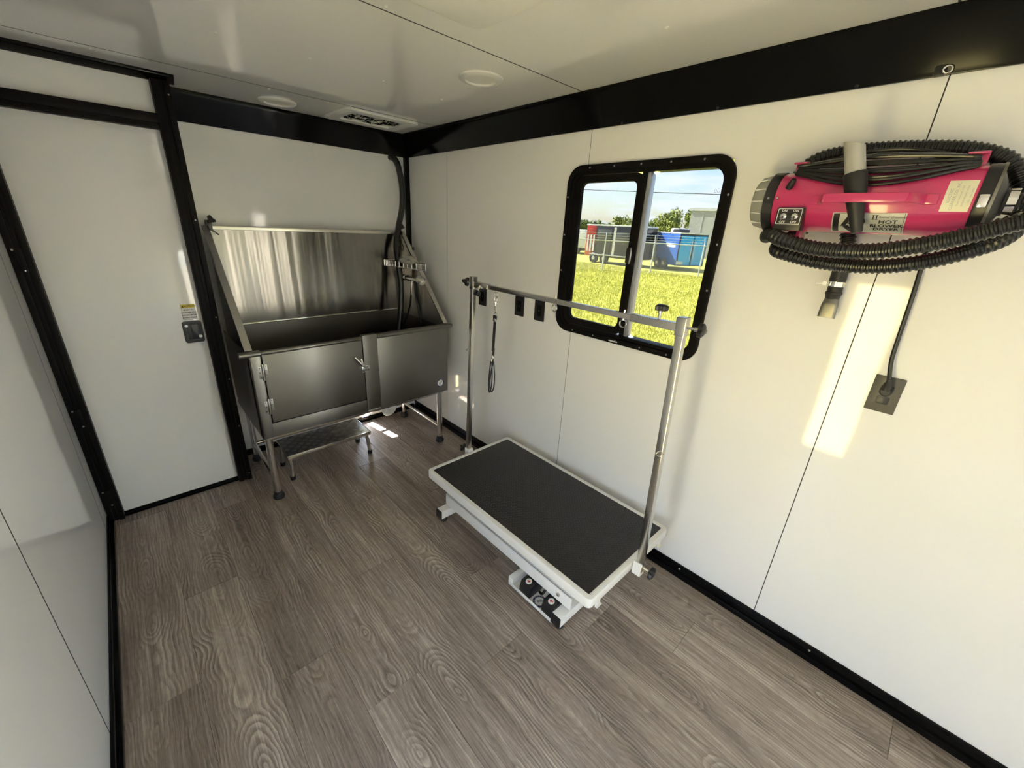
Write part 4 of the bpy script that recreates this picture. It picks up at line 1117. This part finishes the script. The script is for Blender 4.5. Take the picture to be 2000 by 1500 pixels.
# name plate wrapped on the body
def patch(u0, u1, v0, v1, d, n=8):
    vs = []; fs = []
    for i in range(n + 1):
        v = v0 + (v1 - v0) * i / n
        vs += [CYL(u0, v, d), CYL(u1, v, d)]
    fs = [(2 * i, 2 * i + 1, 2 * i + 3, 2 * i + 2) for i in range(n)]
    return MB().add(vs, fs)
V0, V1 = -1.22 * DR, -0.37 * DR
npl = plabel(patch(-0.302, -0.136, V0, V1, 0.0006).build('name_plate', M_SILV, dy, smooth=30), 'silver name plate with black lettering')
tx = MB()
def glyph(q, n=8):
    a, b, c, d = [Vector((p[0], p[1], 0)) for p in q]
    for i in range(n):
        t0, t1 = i / n, (i + 1) / n
        tx.add([CYL(p.x, p.y, 0.0012) for p in (a.lerp(d, t0), b.lerp(c, t0), b.lerp(c, t1), a.lerp(d, t1))], [(0, 1, 2, 3)])
vc = (V0 + V1) / 2
glyph(((-0.299, V0 + .003), (-0.284, V0 + .003), (-0.284, V1 - .003), (-0.299, V1 - .003)))
glyph(((-0.280, vc - .006), (-0.268, vc - .006), (-0.248, V1 - .003), (-0.262, V1 - .003)))
glyph(((-0.274, vc - .008), (-0.262, vc - .002), (-0.240, V0 + .003), (-0.256, V0 + .003)))
glyph(((-0.262, vc + .002), (-0.252, vc + .002), (-0.252, vc + .006), (-0.262, vc + .006)))
put_text(tx, '9', 0.052, -0.234, vc + .004, CYL, 0.0011, bold=0.001)
for du in (-0.2075, -0.2):
    glyph(((du, V1 - .020), (du + 0.0025, V1 - .020), (du + 0.0025, V1 - .006), (du, V1 - .006)))
    for v in (V1 - .020, V1 - .0072):
        tx.add([CYL(du + a, v + b, 0.0011) for a, b in ((-0.002, 0), (0.0045, 0), (0.0045, 0.0012), (-0.002, 0.0012))], [(0, 1, 2, 3)])
put_text(tx, 'Animal Groomer', 0.0088, -0.1655, V1 - .012, CYL, 0.0011, shear=0.35)
put_text(tx, 'HOT', 0.0155, -0.172, V1 - .027, CYL, 0.0011, sx=1.25, bold=0.0005)
put_text(tx, 'BLOWER-', 0.0155, -0.172, V1 - .0405, CYL, 0.0011, sx=1.15, bold=0.0005)
put_text(tx, 'DRYER', 0.0155, -0.174, V1 - .054, CYL, 0.0011, sx=1.2, bold=0.0005)
for a, b, c, d in ((-0.3005, -0.1375, V1 - .0022, V1 - .0014), (-0.1400, -0.1390, V0 + .002, V1 - .002)):
    glyph(((a, c), (b, c), (b, d), (a, d)))
tx.build('name_plate_print', M_INK, npl, smooth=0)
# maker sticker near the outlet end, text running upwards
ms = plabel(patch(-0.078, -0.026, -0.028, 0.048, 0.0006).build('maker_sticker', M_STICKC, dy, smooth=30), 'cream sticker with small print')
tx = MB()
for k, (s_, sz) in enumerate((('ELECTRIC', 0.0085), ('CLEANER CO., INC.', 0.0085), ('Osseo, Wisconsin, U.S.A.', 0.0052), ('PATENT PENDING  MODEL', 0.0045), ('120V~  60Hz  SERIAL', 0.0045))):
    put_text(tx, s_, sz, -0.068 + k * 0.0092, 0.010, CYL, 0.0011, rot=PI / 2, sx=0.92)
tx.build('maker_sticker_print', M_GREYP, ms, smooth=0)
# carry handle in front
HX = 1.528
hb = MB().box(HX - 0.006, HX + 0.006, 0.140, 0.318, DZ - 0.010, DZ + 0.014)
hb.beam((HX, 0.318, DZ + 0.002), (DX - DR + 0.002, 0.345, DZ + 0.002), 0.010, 0.024)
hb.beam((HX, 0.140, DZ + 0.002), (DX - DR + 0.002, 0.112, DZ + 0.002), 0.010, 0.024)
hb.box(DX - DR - 0.005, DX - DR + 0.006, 0.335, 0.368, DZ - 0.011, DZ + 0.015).box(DX - DR - 0.005, DX - DR + 0.006, 0.086, 0.120, DZ - 0.011, DZ + 0.015)
hb.build('handle', M_PINK, dy, bevel=0.004)
# cord hooks on top
for y, w in ((0.432, 0.036), (0.048, 0.040)):
    MB().box(DX - 0.012, DX - 0.004, y - w / 2, y + w / 2, DZ + DR - 0.004, DZ + DR + 0.030).beam((DX - 0.006, y, DZ + DR + 0.029), (DX - 0.046, y, DZ + DR + 0.024), w, 0.006, up=(0, 0, 1)).build('cord_hook', M_PINK, dy, bevel=0.003)
# coiled supply cord: loops draped between the hooks
pts = []
random.seed(11)
NL = 9
for k in range(NL):
    f = k / (NL - 1)
    th_end = 0.30 + 0.16 * f
    sag = 0.26 + 0.86 * f
    Rr = DR + 0.0065 + 0.004 * (k % 2)
    lift = 0.030 * (1 - f) ** 1.5                     # upper strands stand clear of the body
    ye0, ye1 = 0.428 + 0.010 * random.random(), 0.050 - 0.012 * random.random()
    for j in range(13):                               # front strand, left to right
        t = j / 12
        y = ye0 + (ye1 - ye0) * t
        th = th_end + (sag - th_end) * math.sin(PI * t) ** 0.75
        rr = Rr + lift * (0.4 + 0.6 * math.sin(PI * t))
        pts.append((DX - rr * math.sin(th) - 0.012 * lift / 0.03, y, DZ + rr * math.cos(th)))
    for j in range(1, 10):                            # back strand, right to left, on top
        t = j / 10
        y = ye1 + (ye0 - ye1) * t
        bul = math.sin(PI * t)
        pts.append((DX + 0.004 - 0.012 * f * bul, y, DZ + DR + 0.012 + 0.026 * bul + 0.012 * (k % 3) / 2 * bul))
cc = MB().tube(resample(spline(pts, 4), 0.008), 0.0047, 8).build('cord_coil', M_CORD, dy)
MB().lathe(CYL(-0.438, 0.040, -0.002), CYL(-0.425, 0.052, 0.022), [(0, 0.010), (0.5, 0.010), (1, 0.007)], 14).build('strain_relief', M_RUB, dy)
# corrugated hose looped round the dryer
hpts = [(DX, -0.050, DZ), (DX, -0.13, DZ + 0.002), (1.675, -0.20, 1.79), (1.62, -0.235, 1.785), (1.580, -0.17, 1.765), (1.570, -0.072, 1.738), (1.570, 0.0, 1.706), (1.570, 0.083, 1.676), (1.570, 0.181, 1.653), (1.570, 0.301, 1.650), (1.574, 0.395, 1.668), (1.600, 0.445, 1.684),
        (1.660, 0.478, 1.680), (1.740, 0.488, 1.696), (1.790, 0.482, 1.760), (1.794, 0.472, 1.840), (1.778, 0.455, 1.893), (1.770, 0.415, 1.925), (1.770, 0.350, 1.938), (1.770, 0.250, 1.940), (1.770, 0.150, 1.934), (1.770, 0.066, 1.922), (1.770, -0.005, 1.893), (1.768, -0.048, 1.836), (1.755, -0.070, 1.77), (1.715, -0.066, 1.715),
        (1.675, -0.02, 1.675), (1.660, 0.074, 1.631), (1.660, 0.18, 1.609), (1.660, 0.308, 1.610), (1.663, 0.410, 1.628), (1.700, 0.450, 1.642), (1.755, 0.435, 1.675), (1.788, 0.385, 1.725), (1.783, 0.32, 1.750), (1.776, 0.285, 1.72), (1.775, 0.268, 1.66), (1.775, 0.264, 1.585)]
hp = resample(spline(hpts, 10), 0.0032)
MB().tube(hp, lambda i: (0.0195, 0.0225, 0.0225, 0.0195)[i % 4], 14).build('hose', M_CORD, dy, smooth=30)
hw = MB().lathe((1.775, 0.264, 1.60), (1.775, 0.262, 1.490), [(0, 0.0235), (0.55, 0.0235), (0.56, 0.0215), (0.78, 0.0215), (0.80, 0.024), (0.86, 0.024), (0.88, 0.022), (1, 0.020)], 24).build('hose_cuff', M_RUB, dy, smooth=35)
MB().lathe((1.775, 0.263, 1.548), (1.775, 0.263, 1.532), [(0, 0.0245), (1, 0.0245)], 24).box(1.748, 1.756, 0.285, 0.297, 1.533, 1.547).beam((1.752, 0.290, 1.540), (1.748, 0.315, 1.537), 0.004, 0.003).build('cuff_clamp', M_CHROME, hw, smooth=35)
nz = []
vs = []
for z, wy, wx in ((1.492, 0.020, 0.020), (1.478, 0.0225, 0.014), (1.47, 0.0235, 0.009), (1.426, 0.0255, 0.006)):
    for k in range(20):
        a = 2 * PI * k / 20
        e = 0.45 if wx < 0.013 else 0.9
        sc_, cc_ = math.sin(a), math.cos(a)
        vs.append((1.775 + wx * math.copysign(abs(cc_) ** e, cc_), 0.262 + wy * math.copysign(abs(sc_) ** e, sc_), z))
fs = [(i * 20 + k, i * 20 + (k + 1) % 20, (i + 1) * 20 + (k + 1) % 20, (i + 1) * 20 + k) for i in range(3) for k in range(20)]
fs += [tuple(range(20)), tuple(60 + k for k in range(20))]
MB().add(vs, fs).build('flat_nozzle', M_NOZMET, hw, smooth=40)
# spare nozzle pushed behind the handle
T0, T1 = Vector((1.572, 0.296, 1.930)), Vector((1.572, 0.226, 1.700))
ns = thing('air_nozzle', 'grey and black tapered dryer nozzle tucked behind the pink handle', 'nozzle', T1)
d_ = (T1 - T0)
MB().lathe(T0 + d_ * 0.32, T1, [(0, 0.0255), (0.03, 0.0275), (0.45, 0.0245), (0.47, 0.0225), (1, 0.0130)], 28).build('cone', M_RUB, ns, smooth=30)
gt_ = MB()
n = 28; vs = []; fs = []
ax = d_.normalized(); a_ = ax.cross(Vector((1, 0, 0))).normalized(); b_ = ax.cross(a_)
for lvl in range(4):
    for k in range(n):
        th = 2 * PI * k / n
        r = 0.0235 if lvl in (0, 1) else 0.0212
        off = 0.012 * math.cos(th)
        base = T0 + ax * (off if lvl in (1, 2) else (0.10 if lvl == 0 else 0.06))
        vs.append(base + (a_ * math.cos(th) + b_ * math.sin(th)) * r)
for i in range(3):
    fs += [(i * n + k, i * n + (k + 1) % n, (i + 1) * n + (k + 1) % n, (i + 1) * n + k) for k in range(n)]
fs.append(tuple(3 * n + k for k in range(n)))
gt_.add(vs, fs).build('grey_tube', M_GREYNOZ, ns, smooth=40)
# cord dropping to the outlet
pc = MB().tube(spline([(1.775, 0.09, 1.735), (1.790, 0.082, 1.68), (1.792, 0.076, 1.616), (1.792, 0.070, 1.533), (1.792, 0.064, 1.412), (1.790, 0.059, 1.327), (1.784, 0.048, 1.270), (1.778, 0.043, 1.245)], 8), 0.0062, 12).build('power_cord', M_CORD, dy)
MB().lathe((1.778, 0.043, 1.262), (1.779, 0.043, 1.222), [(0, 0.0065), (0.3, 0.0075), (0.4, 0.011), (1, 0.012)], 14).lathe((1.772, 0.042, 1.218), (XR - 0.0075, 0.042, 1.218), [(0, 0.012), (0.15, 0.0165), (0.7, 0.017), (1, 0.0165)], 20).build('plug', M_RUB, pc, smooth=40)

# ------------------------------------------------------------------ outside
ZG = -0.60
gg = MB().add([(1.9, 0.4, ZG), (260, 0.4, ZG), (260, 220, ZG), (1.9, 220, ZG)], [(0, 1, 2, 3)]).build('ground_grass', M_GRASS, smooth=0, loc=(0, 0, 0))
tag(gg, 'sunlit mown grass field outside the window', 'grass', kind='structure')
ga_ = MB().add([(-260, -220, ZG), (260, -220, ZG), (260, 0.4, ZG), (1.9, 0.4, ZG), (1.9, -2.7, ZG), (-260, -2.7, ZG)], [(0, 1, 2, 3, 4, 5)]).build('ground_bounce_gravel', M_BOUNCE, smooth=0, loc=(0, 0, 0))  # unseen ground, added to set the bounced light
tag(ga_, 'unseen gravel outside the added doorway, toned for its bounced light', 'ground', kind='structure')
gs = MB().add([(-260, -2.7, ZG), (1.9, -2.7, ZG), (1.9, 220, ZG), (-260, 220, ZG)], [(0, 1, 2, 3)]).build('ground_sand', M_SAND, smooth=0, loc=(0, 0, 0))
tag(gs, 'pale sandy lot outside the side entrance', 'ground', kind='structure')
rng = np.random.default_rng(5)
NB = 90000
gx = 2.6 + 22.5 * rng.random(NB) ** 1.35
gy = gx * (0.28 + 0.62 * rng.random(NB))
hh = 0.025 + 0.05 * rng.random(NB)
an = rng.random(NB) * PI * 2
wd = (0.0025 + 0.0008 * gx)
V = np.empty((NB * 3, 3))
V[0::3] = np.stack([gx - np.cos(an) * wd, gy - np.sin(an) * wd, np.full(NB, ZG - 0.005)], 1)
V[1::3] = np.stack([gx + np.cos(an) * wd, gy + np.sin(an) * wd, np.full(NB, ZG - 0.005)], 1)
V[2::3] = np.stack([gx + (rng.random(NB) - .5) * 0.06, gy + (rng.random(NB) - .5) * 0.06, ZG + hh], 1)
me = bpy.data.meshes.new('grass_blades')
me.from_pydata(V.tolist(), [], np.arange(NB * 3).reshape(-1, 3).tolist())
me.materials.append(M_BLADE)
go = link('grass_blades', me, None, Vector((0, 0, 0)))
tag(go, 'short yellow-green grass blades on the field outside', 'grass', kind='stuff')

# chain-link fence
M_WIRE = pbr('fence_wire', (0.22, 0.23, 0.22), rough=0.5)
FP = [(15.3, 23.0), (16.9, 20.8), (18.45, 18.7), (20.0, 16.6), (21.5, 14.6), (23.2, 12.37), (24.75, 10.15), (26.35, 7.9)]
fe = thing('chain_link_fence', 'chain-link fence with barbed wire across the grass field', 'fence', (21.5, 14.6, ZG))
FT = 1.12
for (x, y) in FP[1:]:
    MB().cyl((x, y, ZG - 0.1), (x, y, FT + 0.06), 0.04, n=10).build('post', M_GALV, fe)
    MB().cyl((x, y, FT), (x + 0.18, y + 0.12, FT + 0.42), 0.02, n=8).build('barb_arm', M_GALV, fe)
for (a, b) in zip(FP, FP[1:]):
    MB().cyl((*a, FT), (*b, FT), 0.028, n=8).build('top_rail', M_GALV, fe)
    for k in range(3):
        f = (k + 1) / 3
        o = (0.18 * f, 0.12 * f)
        MB().cyl((a[0] + o[0], a[1] + o[1], FT + 0.42 * f), (b[0] + o[0], b[1] + o[1], FT + 0.42 * f), 0.010, n=5).build('barbed_wire', M_GALV, fe)
    L_ = math.hypot(b[0] - a[0], b[1] - a[1]); H_ = FT - ZG; stp = 0.11
    wmsh = MB()
    dx_, dy_ = (b[0] - a[0]) / L_, (b[1] - a[1]) / L_
    k = -H_
    while k < L_:
        for sgn in (1, -1):
            s0, s1 = max(k, 0), min(k + H_, L_)
            if s1 - s0 > 0.02:
                z0, z1 = (ZG + s0 - k, ZG + s1 - k) if sgn > 0 else (FT - (s0 - k), FT - (s1 - k))
                wmsh.cyl((a[0] + dx_ * s0, a[1] + dy_ * s0, z0), (a[0] + dx_ * s1, a[1] + dy_ * s1, z1), 0.0028, n=3, caps=False)
        k += stp
    w_ = wmsh.build('wire_mesh', M_WIRE, fe, smooth=0); w_['kind'] = 'stuff'

def wheel(parent, c, axis, r=0.36, w=0.2):
    c = Vector(c); axis = Vector(axis).normalized()
    t = MB().lathe(c - axis * w / 2, c + axis * w / 2, [(0, r * 0.6), (0, r * 0.92), (0.15, r), (0.85, r), (1, r * 0.92), (1, r * 0.6)], 24).build('tyre', M_RUB, parent)
    MB().lathe(c - axis * (w / 2 + 0.005), c + axis * (w / 2 + 0.005), [(0, r * 0.2), (0.05, r * 0.6), (0.95, r * 0.6), (1, r * 0.2)], 20).build('rim', M_ALU, t)

# black trailer beyond the fence (side to us)
bt = thing('black_trailer', 'black cargo trailer with red and orange nose panels beyond the fence', 'trailer', (27.2, 17.2, ZG))
MB().box(26.0, 28.3, 15.0, 18.55, -0.15, 1.98).build('body', M_TRBLK, bt, bevel=0.05)
MB().box(26.0, 28.3, 15.0, 19.45, 1.96, 2.06).build('roof_cap', M_TRWHT, bt, bevel=0.03)
MB().box(26.0, 28.3, 18.55, 19.40, 0.75, 1.97).build('nose_panel', M_TRRED, bt, bevel=0.03)
for k in range(3):
    MB().box(25.985, 26.0, 18.62 + 0.26 * k, 18.76 + 0.26 * k, 0.2, 1.35).build('nose_stripe', M_TRWHT, bt, smooth=0)
MB().box(26.1, 28.2, 18.75, 19.5, -0.15, 0.75).build('nose_lower', M_TRORG, bt, bevel=0.05)
MB().box(25.98, 26.0, 16.85, 17.05, 0.0, 1.9).build('side_trim', M_ALU, bt, smooth=0)
MB().box(25.97, 26.0, 15.9, 16.8, 0.9, 1.6).build('side_window', pbr('dark_glass', (0.08, 0.08, 0.08), rough=0.1), bt, bevel=0.01)
MB().box(25.97, 26.0, 17.2, 18.4, 0.95, 1.75).build('side_window', MATS['dark_glass'], bt, bevel=0.01)
MB().box(25.9, 26.1, 15.6, 18.9, -0.02, 0.05).build('fender', M_ALU, bt, bevel=0.01)
wheel(bt, (26.05, 18.55, ZG + 0.36), (1, 0, 0)); wheel(bt, (26.05, 17.65, ZG + 0.36), (1, 0, 0))
# white truck/box far left
wt = thing('white_trailer', 'small white box trailer at the left edge of the window view', 'trailer', (33, 26.2, ZG))
MB().box(33, 36, 24.6, 28.5, 0.0, 1.65).build('body', M_TRWHT, wt, bevel=0.05)
MB().box(33.2, 35.8, 24.6, 28.5, -0.25, 0.0).build('chassis', M_TRBLK, wt)
wheel(wt, (33.1, 25.6, ZG + 0.36), (1, 0, 0)); wheel(wt, (33.1, 27.2, ZG + 0.36), (1, 0, 0))
# blue trailer, rear doors turned towards us
PH = math.radians(60)
Cn = Vector((27.0, 12.72, 0)); rd = Vector((math.sin(PH), -math.cos(PH), 0)); bk_ = Vector((math.cos(PH), math.sin(PH), 0))
def BT(a, b, z): # a along the rear face, b backwards
    return Cn + rd * a + bk_ * b + Vector((0, 0, z))
def btbox(mb, a0, a1, b0, b1, z0, z1):
    vs = [BT(a, b, z) for z in (z0, z1) for b in (b0, b1) for a in (a0, a1)]
    return mb.add(vs, [(0, 2, 3, 1), (4, 5, 7, 6), (0, 1, 5, 4), (2, 6, 7, 3), (0, 4, 6, 2), (1, 3, 7, 5)])
bl = thing('blue_trailer', 'blue cargo trailer with two sky-blue rear doors beyond the fence', 'trailer', Cn + Vector((0, 0, ZG)))
btbox(MB(), 0, 2.1, 0, 2.9, -0.28, 1.72).build('body', M_TRBLU, bl, bevel=0.03)
btbox(MB(), 0.1, 2.0, 2.85, 3.6, -0.2, 1.0).build('nose', M_TRWHT, bl, bevel=0.1)
btbox(MB(), -0.02, 2.12, -0.02, 2.92, 1.70, 1.78).build('roof_cap', M_TRWHT, bl, bevel=0.02)
btbox(MB(), 0.4, 1.2, 0.8, 1.5, 1.78, 1.98).build('roof_vent', M_TRBLK, bl, bevel=0.05)
btbox(MB(), 0.9, 1.8, 1.6, 2.5, 1.78, 2.05).build('air_unit', M_TRWHT, bl, bevel=0.06)
btbox(MB(), 0.02, 2.08, -0.02, 0.0, -0.28, 1.70).build('rear_frame', M_TRBLK, bl, bevel=0.01)
for a0, a1 in ((0.10, 1.01), (1.09, 2.00)):
    dd = btbox(MB(), a0, a1, -0.045, -0.02, -0.22, 1.60).build('rear_door', M_TRSKY, bl, bevel=0.01)
    btbox(MB(), a0 + (0.05 if a0 > 1 else 0.80), a0 + (0.10 if a0 > 1 else 0.85), -0.075, -0.045, 0.1, 1.3).build('lock_bar', M_ALU, dd, bevel=0.005)
btbox(MB(), -0.012, 0.0, 0.3, 1.4, 0.85, 1.1).build('side_lettering', M_TRWHT, bl, smooth=0)
btbox(MB(), 0.02, 0.5, -0.08, -0.04, -0.2, 0.0).build('number_plate', M_TRWHT, bl, smooth=0)
for k in range(2):
    btbox(MB(), -0.03, 0.0, 2.3, 2.55, 0.55 + 0.5 * k, 0.9 + 0.5 * k).build('dark_panel', M_TRBLK, bl, smooth=0)
wheel(bl, BT(0.02, 1.25, ZG + 0.36), rd); wheel(bl, BT(0.02, 2.05, ZG + 0.36), rd)
# buildings
bA = thing('metal_building', 'tall grey metal building behind the blue trailer', 'building', (48, 13, ZG))
MB().box(45, 60, 2.0, 20.5, ZG, 4.02).build('wall', M_BLDG, bA, smooth=0)
MB().box(44.9, 60.2, 1.9, 20.75, 4.02, 4.28).build('roof_edge', M_GALV, bA, smooth=0)
for k in range(6):
    MB().box(44.97, 45.0, 19.2 - 1.6 * k, 19.24 - 1.6 * k, ZG, 4.02).build('panel_joint', M_GALV, bA, smooth=0)
MB().cyl((44.9, 16.9, ZG), (44.9, 16.9, 2.8), 0.04, n=8).build('downpipe', M_TRBLK, bA)
bB = thing('low_building', 'low white building left of the blue trailer', 'building', (42, 24, ZG))
MB().box(40, 46, 21.1, 25.5, ZG - 0.7, 1.68).build('wall', M_BLDW, bB, smooth=0)
MB().box(39.9, 46.1, 21.0, 25.6, 1.68, 1.78).build('roof_edge', M_TRBLK, bB, smooth=0)
# overhead wire
ul = thing('utility_line', 'single dark overhead wire between two poles across the sky', 'wire', (40, 30, ZG))
for yy, zz in ((60, 7.6), (0, 4.4)):
    MB().lathe((40, yy, ZG), (40, yy, zz + 0.6), [(0, 0.16), (1, 0.11)], 12).build('pole', M_BARK, ul)
(MB().tube([(40, 60 - 1.5 * k, 7.34 - 0.0785 * k + 0.0006 * (k - 20) ** 2) for k in range(41)], 0.03, 5).build('overhead_wire', M_TRBLK, ul))

def tree(name, label, x, y, zc, rx, rz, mat, nblob=14, nleaf=1800, leaf=0.32, seed=1):
    rs_ = np.random.default_rng(seed)
    t = thing(name, label, 'tree', (x, y, ZG), 'trees beyond the fence')
    MB().tube(spline([(x, y, ZG), (x + 0.1, y - 0.1, (zc + ZG) / 2), (x, y, zc)], 5), lambda i: 0.22 - 0.012 * i, 8).build('trunk', M_BARK, t)
    P = []; F = []
    for b in range(nblob):
        d = rs_.normal(size=3); d /= np.linalg.norm(d); rr = rs_.random() ** 0.5
        c = np.array([x, y, zc]) + d * rr * np.array([rx, rx, rz]) * 0.72
        br = (0.32 + 0.2 * rs_.random()) * min(rx, rz)
        for k in range(nleaf // nblob):
            q = rs_.normal(size=3); q /= np.linalg.norm(q)
            p = c + q * br * (0.6 + 0.5 * rs_.random())
            u = rs_.normal(size=3); u /= np.linalg.norm(u)
            v = np.cross(u, q); v /= (np.linalg.norm(v) + 1e-6)
            s0 = leaf * (0.6 + 0.8 * rs_.random())
            o = len(P)
            P += [p - u * s0 / 2, p + v * s0 * 0.3, p + u * s0 / 2, p - v * s0 * 0.3]
            F.append((o, o + 1, o + 2, o + 3))
    mb = MB(); mb.v = [tuple(p) for p in P]; mb.f = F
    mb.build('foliage', mat, t, smooth=0)
tree('leafy_tree', 'pale bushy tree at the left edge of the window view', 60, 46.0, 1.9, 2.1, 1.7, M_LEAF2, seed=2)
tree('leafy_tree', 'low tree behind the nose of the black trailer', 60, 42.0, 2.2, 2.4, 1.6, M_LEAF2, seed=3)
tree('leafy_tree', 'taller tree beside the window mullion above the black trailer', 60, 37.3, 2.7, 2.6, 2.0, M_LEAF, seed=4)
tree('leafy_tree', 'bright yellow-green tree above the blue trailer', 49, 24.6, 2.9, 2.0, 2.0, M_LEAF, nleaf=2600, seed=5)
tree('leafy_tree', 'tree rising beside the corner of the grey building', 57, 25.2, 3.6, 1.6, 2.2, M_LEAF, seed=6)
tree('leafy_tree', 'tree half hidden behind the window mullion', 70, 39.0, 2.6, 2.6, 2.4, M_LEAF2, seed=8)
